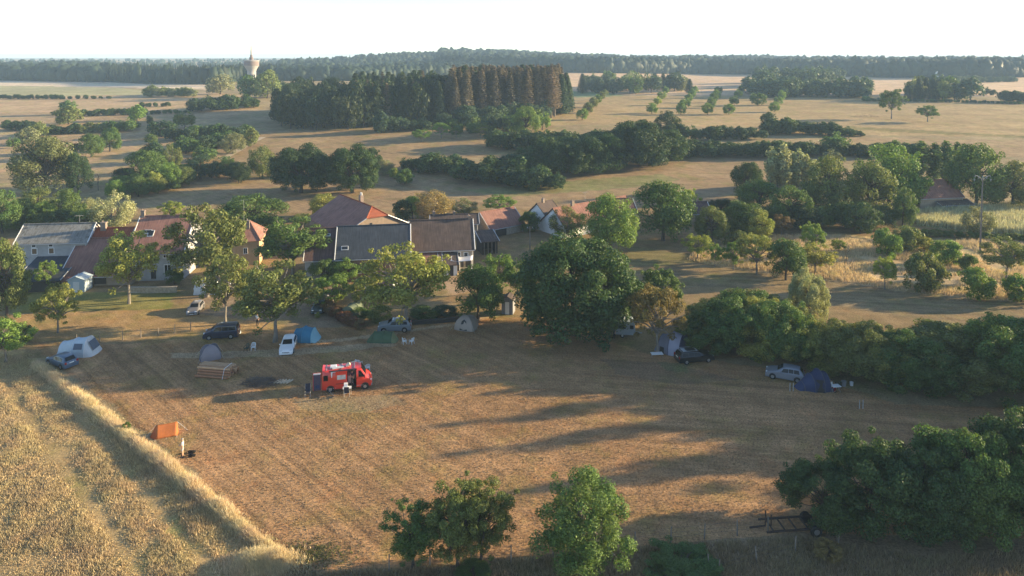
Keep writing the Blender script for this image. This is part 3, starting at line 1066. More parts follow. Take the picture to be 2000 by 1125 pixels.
hedge([(1690, 312, 284), (1740, 306, 274), (1790, 308, 282)], 'far', M_, 'shrubs behind the right grove', step=.6, rows=2)
hedge([(1790, 464, 446), (1860, 464, 447), (1960, 472, 456), (2060, 474, 452)], 'bush', ['mid', 'olive'], 'low green hedge along the maize field', step=.5)
hedge([(18, 256, 233), (68, 256, 236)], 'far', D_, 'front left hedge, leftmost dark piece', step=.6, rows=2)
hedge([(90, 264, 242), (142, 263, 243)], 'far', D_, 'front left hedge, second dark piece', step=.6, rows=2)
hedge([(146, 262, 240), (205, 260, 238), (268, 258, 228)], 'far', ['deep', 'mid', 'olive'], 'front left hedge, right piece with lighter end', step=.6, rows=2)
hedge([(162, 228, 212), (285, 224, 209)], 'farbush', D_, 'second left hedge, thin and dark', step=.6)
hedge([(278, 210, 199), (340, 208, 198)], 'farbush', D_, 'string of dark shrubs in the left stubble', step=1.0)
hedge([(284, 224, 212), (372, 222, 214)], 'farbush', M_, 'broken hedge right of the second left hedge', step=.9)
hedge([(384, 220, 188), (440, 216, 185), (505, 210, 184)], 'far', D_, 'dark hedge below the water tower', step=.6, rows=2)
hedge([(296, 190, 166), (378, 190, 170)], 'far', ['olive', 'grey', 'mid'], 'pale bushy hedge before the conifer forest', step=.6, rows=2)
hedge([(2, 194, 184), (120, 194, 184)], 'farbush', D_, 'far left row of small dark bushes', step=.8)
hedge([(122, 194, 185), (222, 193, 185)], 'farbush', D_, 'far left row of small scattered bushes', step=1.5)
hedge([(345, 278, 246), (420, 272, 243), (485, 270, 240)], 'far', ['deep', 'blue', 'mid'], 'dark belt of trees left of the wood', step=.55, rows=2)
hedge([(763, 260, 228), (832, 256, 228)], 'far', ['blue', 'deep'], 'shrubs along the foot of the spruce wood', step=.6, rows=2)
hedge([(862, 252, 220), (935, 250, 222)], 'far', ['mid', 'blue'], 'lighter shrubs along the foot of the dead spruces', step=.6, rows=2)
hedge([(950, 264, 222), (1008, 262, 220)], 'far', ['mid', 'blue', 'olive'], 'shrubs between the fruit trees and the sunlit tree', step=.6, rows=2)
hedge([(900, 262, 238), (930, 262, 236)], 'farbush', ['mid'], 'small shrubs beside the fourth fruit tree', step=.8)
hedge([(800, 338, 306), (850, 336, 300)], 'far', D_, 'dark shrubs between the twin trees and the belt', step=.6, rows=2)
hedge([(1961, 200, 176), (2080, 202, 174)], 'far', ['blue', 'deep'], 'far hedge at the right picture edge', step=.6, rows=2)
hedge([(1862, 163, 147), (1985, 160, 149)], 'far', ['blue'], 'far blue-green hedge before the forest on the right', step=.7, rows=2)
hedge([(1690, 198, 190), (1840, 200, 193), (1990, 204, 197)], 'farbush', ['blue', 'mid'], 'thin hedge along the far edge of the right field', step=.9)


# ------------------------------------------------------------------ groves: trees in a patch, each its own
def grove(poly, n, kinds, cols, hrange, label, group, asp=(.6, .8), name='tree', seed=1):
    rnd = random.Random(seed)
    W_ = [at(*p) for p in poly]
    xs, ys = [p.x for p in W_], [p.y for p in W_]
    pts = []
    tries = 0
    while len(pts) < n and tries < 40000:
        tries += 1
        x, y = rnd.uniform(min(xs), max(xs)), rnd.uniform(min(ys), max(ys))
        if not inpoly(np.array([x]), np.array([y]), [(p.x, p.y) for p in W_])[0]: continue
        h = rnd.uniform(*hrange)
        dmin = h * .32 * (1 - .5 * tries / 40000)
        if any((x - a) ** 2 + (y - b) ** 2 < dmin ** 2 for a, b, _ in pts): continue
        pts.append((x, y, h))
    for (x, y, h) in pts:
        i = rnd.randrange(len(kinds))
        P = Vector((x, y, gz(x, y)))
        tree(0, 0, 0, 0, kinds[i], cols[i], label, name, 'tree', group, P=P, h=h, w=h * rnd.uniform(*asp) * (.62 if kinds[i] == 'spruce' else .46 if kinds[i] == 'dead' else 1))


# wood on the rise: broadleaf on the left, green spruce in the middle, dying spruce on the right
grove([(540, 250), (620, 256), (740, 250), (740, 222), (640, 216), (585, 218)], 72, ['far', 'round', 'far'], [(.020, .033, .020), (.022, .038, .026), (.026, .036, .018)], (13, 18.5),
      'broadleaf tree in the left half of the dark wood', 'broadleaf trees of the dark wood', seed=3)  # leaf tints lowered to put the spruces' shade into their colour
grove([(690, 250), (890, 240), (900, 212), (700, 216)], 110, ['spruce', 'far', 'spruce', 'spruce', 'dead'], [(.018, .032, .020), (.022, .036, .020), (.020, .034, .022), (.024, .036, .020), 'dead2'], (18, 22.5),
      'green spruce standing in the middle of the dark wood', 'green spruces of the dark wood', (.5, .62), 'spruce_tree', 4)
grove([(880, 240), (1085, 230), (1098, 208), (890, 208)], 175, ['dead', 'dead', 'spruce', 'dead', 'dead'], [(.092, .070, .058), (.078, .062, .052), (.024, .038, .022), (.070, .056, .046), (.085, .066, .054)], (22.5, 25),
      'tall brown dying spruce in the right half of the dark wood', 'dying spruces of the dark wood', (.5, .62), 'spruce_tree', 5)
grove([(1080, 226), (1110, 222), (1112, 206), (1088, 206)], 8, ['spruce', 'far'], ['pine', 'mid'], (14, 22),
      'tree closing the right end of the spruce wood', 'right end of the dark wood', seed=6)
grove([(900, 246), (1070, 236), (1080, 226), (900, 232)], 24, ['far'], ['blue'], (6, 9), 'bushy undergrowth tree at the foot of the dying spruces', 'undergrowth below the dying spruces', (1, 1.3), seed=7)
# copses on the plain
grove([(1120, 186), (1340, 184), (1365, 178), (1330, 168), (1160, 168)], 46, ['far', 'spruce', 'far', 'far'], ['blue', 'pine', 'mid', 'grey'], (9, 15),
      'tree in the small mixed copse right of the spruce wood', 'mixed copse', (.7, 1), seed=8)
COPSE = []
for poly_, n_, hr_, sd_ in (([(1462, 190), (1700, 192), (1690, 180), (1500, 172)], 80, (8, 13), 9), ([(1480, 172), (1640, 170), (1720, 168), (1700, 160), (1500, 160)], 30, (10, 17), 10)):
    rnd_ = random.Random(sd_)
    for _ in range(n_):
        i_ = rnd_.randrange(len(poly_))
        a_, b_, c_ = rnd_.random(), rnd_.random(), rnd_.random()
        x_ = poly_[0][0] + (poly_[1][0] - poly_[0][0]) * a_
        lo_ = np.interp(x_, [poly_[0][0], poly_[1][0]], [poly_[0][1], poly_[1][1]])
        P_ = at(x_, lo_ - rnd_.random() * (14 if sd_ == 9 else 10))
        COPSE.append((P_, rnd_.uniform(*hr_), rnd_.randrange(3)))
VV, FF, nb = [], [], 0
for P_, h_, k_ in COPSE:
    me_ = PROTO['far'][k_ % 3][0]
    v = np.empty(len(me_.vertices) * 3, np.float32)
    me_.vertices.foreach_get('co', v)
    v = v.reshape(-1, 4, 3)[::3].reshape(-1, 3)
    w_ = h_ * RND.uniform(.8, 1.1)
    a_ = RND.uniform(0, 6.28)
    c_ = v.reshape(-1, 4, 3).mean(1, keepdims=True)
    v = (c_ + (v.reshape(-1, 4, 3) - c_) * 1.6).reshape(-1, 3)
    v = np.stack([(v[:, 0] * math.cos(a_) - v[:, 1] * math.sin(a_)) * w_ + P_.x, (v[:, 0] * math.sin(a_) + v[:, 1] * math.cos(a_)) * w_ + P_.y, v[:, 2] * h_ + P_.z], 1)
    VV.append(v)
    FF.append(np.arange(len(v)).reshape(-1, 4) + nb)
    nb += len(v)
o_ = link('copse', mesh_np('copse', np.concatenate(VV), np.concatenate(FF), LEAF))
o_.color = tint('blue')
tag(o_, 'broad bluish copse beyond the right field', 'copse', kind='stuff')
grove([(1766, 196), (1840, 196), (1900, 196), (1830, 182), (1775, 184)], 24, ['far', 'far', 'spruce'], ['blue', 'olive', 'pine'], (8, 14),
      'tree in the small copse behind the lone field trees', 'small right copse', (.7, 1), seed=11)


# ------------------------------------------------------------------ far forests that read as one mass
def ico():
    t = (1 + 5 ** .5) / 2
    v = np.array([(-1, t, 0), (1, t, 0), (-1, -t, 0), (1, -t, 0), (0, -1, t), (0, 1, t), (0, -1, -t), (0, 1, -t), (t, 0, -1), (t, 0, 1), (-t, 0, -1), (-t, 0, 1)], float)
    v /= np.linalg.norm(v[0])
    f = [(0, 11, 5), (0, 5, 1), (0, 1, 7), (0, 7, 10), (0, 10, 11), (1, 5, 9), (5, 11, 4), (11, 10, 2), (10, 7, 6), (7, 1, 8), (3, 9, 4), (3, 4, 2), (3, 2, 6), (3, 6, 8), (3, 8, 9), (4, 9, 5), (2, 4, 11), (6, 2, 10), (8, 6, 7), (9, 8, 1)]
    # subdivide once
    vs_, fs_, mid = list(map(tuple, v)), [], {}

    def mp(a, b):
        k = (min(a, b), max(a, b))
        if k not in mid:
            m = (np.array(vs_[a]) + np.array(vs_[b])) / 2
            mid[k] = len(vs_)
            vs_.append(tuple(m / np.linalg.norm(m)))
        return mid[k]
    for a, b, c in f:
        x, y, z = mp(a, b), mp(b, c), mp(c, a)
        fs_ += [(a, x, z), (b, y, x), (c, z, y), (x, y, z)]
    return np.array(vs_), np.array(fs_)


ICO_V, ICO_F = ico()


def cone_tree():
    vs_, fs_ = [], []
    for k in range(5):
        z0, z1, r = .05 + .18 * k, .05 + .18 * k + .34, .5 * (1 - k * .19)
        b = len(vs_)
        for i in range(7):
            a = 2 * math.pi * i / 7 + k
            vs_.append((r * math.cos(a), r * math.sin(a), z0 + (.03 if i % 2 else -.02)))
        vs_.append((0, 0, min(1, z1)))
        fs_ += [(b + i, b + (i + 1) % 7, b + 7) for i in range(7)]
    return np.array(vs_), np.array(fs_)


CON_V, CON_F = cone_tree()


def forest(name, label, pts, hr, col, conif=.15, seed=1, asp=(.62, .95)):
    rng = np.random.default_rng(seed)
    VV, FF, CC = [], [], []
    b = 0
    for (x, y) in pts:
        h = rng.uniform(*hr)
        z = gz(x, y)
        w = h * rng.uniform(*asp)
        if rng.random() < conif:
            v = CON_V * np.array([w * .55, w * .55, h * 1.06]) * (1 + rng.normal(0, .06, (len(CON_V), 1)))
            f = CON_F
        else:
            v = ICO_V * (1 + rng.normal(0, .2, (len(ICO_V), 1)))
            v = v * np.array([w / 2, w / 2, h * .48]) + np.array([0, 0, h * .5])
            f = ICO_F
        a = rng.uniform(0, 6.28)
        ca, sa = math.cos(a), math.sin(a)
        v = np.stack([v[:, 0] * ca - v[:, 1] * sa + x, v[:, 0] * sa + v[:, 1] * ca + y, v[:, 2] + z - .3], 1)
        VV.append(v)
        FF.append(f + b)
        b += len(v)
    me = mesh_np(name, np.concatenate(VV), np.concatenate(FF), LEAF)
    o = link(name, me)
    o.color = (*G[col], 1)
    tag(o, label, 'forest', kind='stuff')


def forest_pts(x0, x1, base, depth, n, seed, first=.45):
    """points between photograph columns x0..x1 from the forest's front row back; more of them near the front"""
    rng = np.random.default_rng(seed)
    out = []
    for _ in range(n):
        px = rng.uniform(x0, x1)
        pb = np.interp(px, [b[0] for b in base], [b[1] for b in base])
        P = at(px, pb)
        k = 1 + (rng.random() ** 1.6) * depth * (0.02 if rng.random() < first * .4 else 1)
        out.append((P.x * k, P.y * k))
    return out


forest('forest_plain', 'long bluish forest closing the plain on the right horizon',
       forest_pts(860, 2300, [(860, 138), (1200, 143), (1500, 146), (1750, 152), (2000, 151), (2300, 151)], .9, 4200, 21), (15, 21), 'blue', .04, 31)
forest('forest_hill', 'wooded hill behind the water tower and the dark wood',
       forest_pts(545, 960, [(545, 158), (700, 158), (960, 146)], .9, 1900, 22), (10, 15), 'blue', .25, 32)
forest('conifer_forest', 'dense conifer forest left of the water tower',
       forest_pts(206, 560, [(206, 160), (300, 164), (420, 165), (470, 158), (560, 156)], .22, 1000, 23), (12.5, 17), 'pine', .9, 33, (.5, .62))
forest('forest_horizon', 'faint far forest closing the left horizon',
       forest_pts(-500, 600, [(-500, 133), (600, 133)], .8, 1500, 25), (6, 10), 'blue', .1, 35)
forest('forest_left', 'mixed forest on the far left horizon',
       forest_pts(-400, 215, [(-400, 156), (0, 157), (215, 161)], .6, 1300, 24), (11, 17), 'blue', .15, 34)
# ------------------------------------------------------------------ village
def roof_mat(name, c1, c2, rib=2.6, rough=.85, lichen=None, relief=.03, lo=.47):
    m = bpy.data.materials.new(name)
    m.use_nodes = True
    nt = m.node_tree
    b = nt.nodes['Principled BSDF']
    b.inputs['Roughness'].default_value = rough
    b.inputs['Specular IOR Level'].default_value = .25
    N, L = nt.nodes.new, nt.links.new
    tc = N('ShaderNodeTexCoord')
    n1 = N('ShaderNodeTexNoise'); n1.inputs['Scale'].default_value = .55; n1.inputs['Detail'].default_value = 8; n1.inputs['Roughness'].default_value = .7
    L(tc.outputs['Object'], n1.inputs[0])
    mp = N('ShaderNodeMapping'); mp.inputs['Scale'].default_value = (3.2, .25, .25)
    L(tc.outputs['Object'], mp.inputs[0])
    n2 = N('ShaderNodeTexNoise'); n2.inputs['Scale'].default_value = 2.0; n2.inputs['Detail'].default_value = 4
    L(mp.outputs[0], n2.inputs[0])
    cr = N('ShaderNodeValToRGB')
    cr.color_ramp.elements[0].position = .33; cr.color_ramp.elements[0].color = (*c1, 1)
    cr.color_ramp.elements[1].position = .67; cr.color_ramp.elements[1].color = (*c2, 1)
    L(n1.outputs[0], cr.inputs[0])
    mr = N('ShaderNodeMapRange'); mr.inputs[1].default_value = .3; mr.inputs[2].default_value = .7; mr.inputs[3].default_value = .72; mr.inputs[4].default_value = 1.25
    L(n2.outputs[0], mr.inputs[0])
    mx = N('ShaderNodeMixRGB'); mx.blend_type = 'MULTIPLY'; mx.inputs[0].default_value = 1
    L(cr.outputs[0], mx.inputs[1]); L(mr.outputs[0], mx.inputs[2])
    out = mx.outputs[0]
    if lichen:
        n3 = N('ShaderNodeTexNoise'); n3.inputs['Scale'].default_value = 1.1; n3.inputs['Detail'].default_value = 9; n3.inputs['Roughness'].default_value = .75
        L(tc.outputs['Object'], n3.inputs[0])
        r3 = N('ShaderNodeMapRange'); r3.inputs[1].default_value = lo; r3.inputs[2].default_value = lo + .15
        L(n3.outputs[0], r3.inputs[0])
        m3 = N('ShaderNodeMixRGB'); L(r3.outputs[0], m3.inputs[0]); L(out, m3.inputs[1]); m3.inputs[2].default_value = (*lichen, 1)
        out = m3.outputs[0]
    L(out, b.inputs['Base Color'])
    wv = N('ShaderNodeTexWave'); wv.bands_direction = 'X'; wv.inputs['Scale'].default_value = rib; wv.inputs['Distortion'].default_value = .4
    L(tc.outputs['Object'], wv.inputs[0])
    wz = N('ShaderNodeTexWave'); wz.bands_direction = 'Z'; wz.inputs['Scale'].default_value = 1.6; wz.wave_profile = 'SAW'
    L(tc.outputs['Object'], wz.inputs[0])
    ad = N('ShaderNodeMath'); ad.operation = 'ADD'; L(wv.outputs['Fac'], ad.inputs[0]); L(wz.outputs['Fac'], ad.inputs[1])
    ad2 = N('ShaderNodeMath'); ad2.operation = 'ADD'; L(ad.outputs[0], ad2.inputs[0]); L(n1.outputs[0], ad2.inputs[1])
    bu = N('ShaderNodeBump'); bu.inputs['Strength'].default_value = .7; bu.inputs['Distance'].default_value = relief
    L(ad2.outputs[0], bu.inputs['Height']); L(bu.outputs[0], b.inputs['Normal'])
    MATS[name] = m
    return m


RF = dict(red=roof_mat('roof_red_tile', (.21, .105, .085), (.335, .170, .135), lichen=(.17, .115, .095), lo=.56),
          orange=roof_mat('roof_new_tile', (.24, .065, .035), (.33, .10, .055)),
          brown=roof_mat('roof_brown_tile', (.070, .053, .050), (.120, .086, .076), lichen=(.12, .10, .085), lo=.60),
          purple=roof_mat('roof_dark_tile', (.085, .050, .052), (.135, .078, .075)),
          slate=roof_mat('roof_slate', (.040, .048, .062), (.065, .075, .092), 3.4, relief=.008),
          grey=roof_mat('roof_fibre_cement', (.17, .17, .165), (.29, .29, .285), 3.5, .9, (.11, .105, .095)))
WL = dict(grey=mat('render_grey', (.36, .36, .37), .9, .16, .9, .01), stone=mat('rubble_stone', (.38, .32, .25), .92, .3, 3.0, .06, bscale=4),
          dark=mat('timber_dark', (.055, .048, .042), .9, .3, 4, .02, stretch=(6, 6, .4)), ochre=mat('render_ochre', (.50, .34, .20), .9, .12, 1.2, .01),
          white=mat('render_white', (.74, .74, .73), .88, .06, 1.0, .01), tan=mat('render_tan', (.34, .27, .20), .9, .2, 1.5, .02),
          brick=mat('old_brick', (.22, .13, .095), .9, .3, 3, .03))
WOOD = mat('grey_timber', (.20, .17, .14), .9, .3, 5, .01, stretch=(1, 1, .2))
ZINC = mat('zinc', (.45, .46, .48), .5, .1, 4, 0, .4)
FRAME = mat('white_paint', (.72, .72, .72), .6, .06, 4)
SHUT = mat('brown_shutter', (.16, .10, .055), .8, .2, 6, .005, stretch=(1, 1, 6))
GLASS = mat('window_glass', (.02, .024, .03), .08, .2, 1, spec=.6)
STONE = mat('chimney_brick', (.24, .19, .16), .9, .3, 5, .02)
PIPE = mat('galvanised', (.40, .40, .40), .55, .15, 6, 0, .6)


def half_depth(mid, ze, yr, pitch):
    """depth of the front slope so that the ridge is seen at row yr"""
    best = (1e9, 4)
    for k in range(10, 150):
        d = k / 10
        P = Vector((mid.x, mid.y + d, mid.z + ze + math.tan(pitch) * d))
        e = abs(proj(P)[1] - yr)
        if e < best[0]: best = (e, d)
    return best[1]


def window(par, u, z, w, h, face=0, W=0, L=0, style='pane'):
    """a window on local face: 0 front (y=0), 1 right gable (x=L), 2 left gable (x=0); u is the centre"""
    def tr(p):
        x, y, zz = p
        if face == 0: return (u + x, -y, z + zz)
        if face == 1: return (L + y, u + x, z + zz)
        return (-y, u - x, z + zz)
    fr = MB()
    b = .11
    for (cx, cz, sx, sz) in ((0, h / 2 - b / 2, w, b), (0, -h / 2 + b / 2, w, b), (-w / 2 + b / 2, 0, b, h - 2 * b), (w / 2 - b / 2, 0, b, h - 2 * b)):
        v = [tr((cx + a * sx / 2, d, cz + c * sz / 2)) for d in (-.05, .05) for a, c in ((-1, -1), (1, -1), (1, 1), (-1, 1))]
        fr.add(v, [(0, 1, 2, 3), (4, 5, 6, 7), (0, 1, 5, 4), (1, 2, 6, 5), (2, 3, 7, 6), (3, 0, 4, 7)])
    if style == 'pane':
        v = [tr((a * .03, d, c * (h / 2 - b))) for d in (.0, .04) for a, c in ((-1, -1), (1, -1), (1, 1), (-1, 1))]
        fr.add(v, [(0, 1, 2, 3), (4, 5, 6, 7), (0, 1, 5, 4), (1, 2, 6, 5), (2, 3, 7, 6), (3, 0, 4, 7)])
    o = fr.build('window', FRAME, par)
    pn = MB()
    dd = .018 if style == 'pane' else .035
    pn.add([tr((a * (w / 2 - b), dd, c * (h / 2 - b))) for a, c in ((-1, -1), (1, -1), (1, 1), (-1, 1))], [(0, 1, 2, 3)])
    pn.build('pane' if style in ('pane', 'dark') else 'shutter', GLASS if style in ('pane', 'dark') else SHUT, o)
    return o


def house(label, front, ye, yr, pitch, wall, roof, cat='house', name='house', wins=(), chim=(), depth=None, over=.35, verge=ZINC, sky=(), hip=0.0, doors=(), antenna=(), nudge=0.0):
    (x0, y0), (x1, y1) = front
    A, B = at(x0, y0), at(x1, y1)
    L = math.hypot(B.x - A.x, B.y - A.y)
    yaw = math.atan2(B.y - A.y, B.x - A.x)
    mid = (A + B) / 2
    ze = max(1.2, tall(mid, ye))
    d = depth or half_depth(mid, ze, yr, R(pitch))
    W = 2 * d
    zr = ze + math.tan(R(pitch)) * d
    t = thing(name, label, cat, A, yaw)
    # walls with gables
    wl = MB()
    if hip:
        wl.box((L / 2, W / 2, ze / 2 - .1), (L, W, ze + .2))
    else:
        wl.prism([(0, -.3), (W, -.3), (W, ze), (d, zr - .06), (0, ze)], 0, 0, L)
    wl.build('wall', WL[wall], t)
    tp = math.tan(R(pitch))
    o, th = over, .16
    if hip:
        hl = min(hip, L / 2 - .02)
        e = ze - o * tp + .12
        r = MB()
        p = [(-o, -o, e), (L + o, -o, e), (L + o, W + o, e), (-o, W + o, e), (hl, d, zr + .12), (L - hl, d, zr + .12)]
        r.add(p, [(0, 1, 5, 4), (1, 2, 5), (2, 3, 4, 5), (3, 0, 4), (3, 2, 1, 0)])
        rf = r.build('roof', RF[roof], t)
        rc = MB()
        for a, b in ((4, 5), (0, 4), (1, 5), (2, 5), (3, 4)):
            rc.tube(Vector(p[a]) + Vector((0, 0, .02)), Vector(p[b]) + Vector((0, 0, .02)), .11, .11, 6)
        rc.build('ridge_cap', RF[roof], rf)
    else:
        rf = None
        for s in (0, 1):
            y0_, y1_ = (-o, d) if s == 0 else (W + o, d)
            e = ze - o * tp + .16
            r = MB()
            r.slab([(-o * .6, y0_, e), (L + o * .6, y0_, e), (L + o * .6, y1_, zr + .16), (-o * .6, y1_, zr + .16)], th)
            q = r.build('roof', RF[roof], t)
            rf = rf or q
            # verge boards along both gable edges
            for xx in (-o * .6 - .03, L + o * .6 + .03):
                MB().path([(xx, y0_, e - .02), (xx, y1_, zr + .14)], .09, 5).build('verge_board', verge, q)
        rc = MB()
        rc.tube((-o * .6, d, zr + .19), (L + o * .6, d, zr + .19), .14, .14, 7)
        rc.build('ridge_cap', RF[roof], rf)
        g = MB()
        g.tube((-o * .6, -o - .08, ze - o * tp + .02), (L + o * .6, -o - .08, ze - o * tp + .02), .075, .075, 6)
        g.tube((L - .2, -.09, ze - .2), (L - .2, -.09, 0), .05, .05, 6)
        g.build('gutter', ZINC, t)
    for wspec in wins:
        px, py, wp, hp = wspec[:4]
        style = wspec[4] if len(wspec) > 4 else 'pane'
        u = (px - x0) / (x1 - x0) * L
        P = A.lerp(B, u / L)
        k = proj(P)[2] / F
        window(t, u, tall(P, py), wp * k, hp * k * 1.05, 0, W, L, style)
    for (px, py, wp, hp) in doors:
        u = (px - x0) / (x1 - x0) * L
        P = A.lerp(B, u / L)
        k = proj(P)[2] / F
        m = MB()
        m.box((u, -.03, tall(P, py)), (wp * k, .10, hp * k * 1.05))
        m.build('door', WL['dark'], t)
    for (fx, fy, hh, sz) in chim:       # share of length, share of depth, height over roof, size
        zz = zr - abs(fy * W - d) * tp
        c = MB()
        c.box((fx * L, fy * W, zz + hh / 2 - .35), (sz, sz * .8, hh + .7))
        co = c.build('chimney', STONE, t)
        cc = MB()
        cc.box((fx * L, fy * W, zz + hh + .06), (sz + .16, sz * .8 + .16, .12))
        cc.tube((fx * L - sz * .2, fy * W, zz + hh + .1), (fx * L - sz * .2, fy * W, zz + hh + .42), .12, .10, 8)
        cc.build('chimney_pot', STONE, co)
    for (fx, fy, w_, h_) in sky:        # roof light on the front slope
        zz = ze + fy * d * tp
        c = MB()
        c.box((fx * L, fy * d, zz + .22), (w_, h_, .08), rx=R(pitch))
        so_ = c.build('roof_light', FRAME, t)
        c = MB()
        c.box((fx * L, fy * d - .02, zz + .245), (w_ - .2, h_ - .2, .08), rx=R(pitch))
        c.build('pane', GLASS, so_)
    for (fx, hh) in antenna:
        c = MB()
        c.tube((fx * L, d, zr), (fx * L, d, zr + hh), .03, .02, 5)
        c.tube((fx * L - .7, d, zr + hh - .15), (fx * L + .7, d, zr + hh - .05), .015, .015, 4)
        for k in range(5):
            c.tube((fx * L - .6 + .3 * k, d - .35, zr + hh - .12), (fx * L - .6 + .3 * k, d + .35, zr + hh - .12), .012, .012, 4)
        c.build('antenna', PIPE, t)
    return t, L, W, ze, zr


def lean_to(label, front, ye, depth, rise, wall, roof, name='lean_to', cat='shed', openfront=False, over=.3):
    (x0, y0), (x1, y1) = front
    A, B = at(x0, y0), at(x1, y1)
    L = math.hypot(B.x - A.x, B.y - A.y)
    yaw = math.atan2(B.y - A.y, B.x - A.x)
    ze = max(1.0, tall((A + B) / 2, ye))
    t = thing(name, label, cat, A, yaw)
    w = MB()
    if openfront:
        w.box((L / 2, depth - .1, (ze + rise) / 2), (L, .2, ze + rise))
        for x in (.1, L - .1): w.prism([(0, -.1), (depth, -.1), (depth, ze + rise), (0, ze)], 0, x - .08, x + .08)
    else:
        w.prism([(0, -.3), (depth, -.3), (depth, ze + rise), (0, ze)], 0, 0, L)
    w.build('wall', WL[wall], t)
    r = MB()
    k = rise / depth
    r.slab([(-over, -over, ze - over * k + .15), (L + over, -over, ze - over * k + .15), (L + over, depth + .02, ze + rise + .15), (-over, depth + .02, ze + rise + .15)], .12)
    q = r.build('roof', RF[roof], t)
    for xx in (-over - .03, L + over + .03):
        MB().path([(xx, -over, ze - over * k + .15), (xx, depth, ze + rise + .15)], .08, 5).build('verge_board', ZINC, q)
    if openfront:
        for i in range(4):
            p = MB()
            x = L * (i + .5) / 4
            p.box((x, 0, ze / 2), (.16, .16, ze))
            p.build('post', WOOD, t)
    else:
        m = MB()
        m.box((L * .62, -.03, ze * .45), (min(2.4, L * .3), .08, ze * .9))
        m.build('door', WL['dark'], t)
    return t


house('grey two-storey house with patched grey roof and white-framed windows', ((33, 545), (172, 540)), 473, 438, 38, 'grey', 'grey',
      wins=((68, 480, 9, 7, 'dark'), (101, 479, 9, 7, 'dark'), (69, 491, 11, 12, 'shut'), (102, 490, 11, 12, 'shut')), antenna=((.78, 1.6),), verge=FRAME)
lean_to('low barn with a slate-blue roof before the grey house', ((30, 572), (116, 568)), 549, 9.0, 2.3, 'dark', 'slate', 'barn', 'barn')
house('big barn with a wide red-brown tile roof', ((119, 560), (256, 556)), 538, 466, 35, 'tan', 'red', 'barn', 'barn', verge=FRAME, doors=((196, 541, 22, 26),))
lean_to('small red-tiled lean-to behind the white shed', ((108, 566), (142, 564)), 549, 3.4, 1.2, 'tan', 'red')
house('narrow house with a bright orange tile roof behind the big barn', ((172, 536), (252, 534)), 470, 446, 34, 'tan', 'orange', chim=((.27, .45, 1.3, .9),))
house('farmhouse with a tall red-brown roof and a white ground floor window', ((251, 550), (358, 546)), 494, 423, 39, 'grey', 'red',
      wins=((325, 500, 11, 8), (328, 526, 14, 19)), chim=((.03, .5, 1.1, .6), (.92, .5, 1.3, .7)), sky=((.22, .55, 1.4, .8), (.30, .5, 1.0, 1.3)), doors=((300, 536, 9, 16),), verge=FRAME)
house('ochre house with a hipped tile roof among the trees', ((455, 520), (507, 517)), 470, 432, 34, 'ochre', 'red', hip=4.5, chim=((.50, .3, 1.5, .6),), wins=((480, 490, 8, 12),), antenna=((.3, 4.2),))
house('house with a purple-brown roof left of the slate roof', ((596, 552), (660, 549)), 506, 447, 40, 'grey', 'purple', wins=((585 + 28, 528, 8, 16), (640, 530, 8, 14)), sky=((.62, .75, 1.0, .5),), verge=FRAME)
house('long house with a dark slate roof', ((657, 551), (800, 544)), 502, 441, 40, 'brick', 'slate', wins=((700, 528, 12, 12, 'dark'), (730, 527, 12, 12, 'dark')), sky=((.11, .28, 1.2, .8),), doors=((715, 536, 8, 18),), verge=FRAME)
house('stone farmhouse with a long brown roof and sunlit gable', ((801, 533), (925, 528)), 487, 431, 40, 'stone', 'brown',
      wins=((872, 496, 16, 10, 'dark'), (893, 497, 14, 10, 'dark'), (910, 497, 9, 9, 'dark')), chim=((.96, .5, .6, .5),), doors=((899, 518, 12, 20), (914, 517, 10, 18)), verge=FRAME)
lean_to('rusty red lean-to roof against the stone farmhouse', ((803, 541), (860, 539)), 516, 3.6, 1.9, 'grey', 'red')
lean_to('little slant roof with pale edges beside the awning', ((861, 540), (893, 538)), 517, 3.4, 1.8, 'white', 'brown')
house('low house with a flat brown roof behind the stone farmhouse', ((842, 474), (934, 471)), 437, 420, 28, 'tan', 'brown', chim=((.06, .5, .7, .5), (.5, .5, .6, .5)))
house('barn with a red-brown roof and a dark timber gable', ((957, 465), (1022, 452)), 441, 409, 38, 'stone', 'red', 'barn', 'barn', verge=ZINC, doors=((978, 453, 26, 20),))
lean_to('dark open-fronted shed at the gable of the stone farmhouse', ((942, 498), (972, 495)), 472, 4.0, 1.2, 'dark', 'brown', 'shed', 'shed', True)
house('white house with a red roof and white gable behind the trees', ((1104, 466), (1245, 436)), 430, 394, 40, 'white', 'red', chim=((.25, .5, 1.0, .7),), wins=((1150, 446, 8, 10), (1180, 440, 8, 10)), antenna=((.42, 2.6),), verge=WL['dark'])
house('small white gabled house left of the white house', ((1066, 452), (1094, 444)), 418, 394, 42, 'white', 'brown', chim=((.4, .5, .8, .6),), wins=((1078, 430, 6, 8),), verge=WL['dark'])
house('house with a dark purple roof right of the white house', ((1206, 446), (1242, 444)), 412, 389, 38, 'grey', 'purple')
house('small cottage with a purple-brown roof in the right-hand trees', ((1338, 440), (1388, 438)), 416, 396, 36, 'tan', 'purple', verge=FRAME)
house('dark red barn roof among the poplars on the right', ((1797, 412), (1880, 408)), 385, 353, 38, 'tan', 'red', 'barn', 'barn')
house('low grey shed below the dark red barn roof', ((1838, 414), (1900, 411)), 400, 391, 20, 'grey', 'brown', 'shed', 'shed')


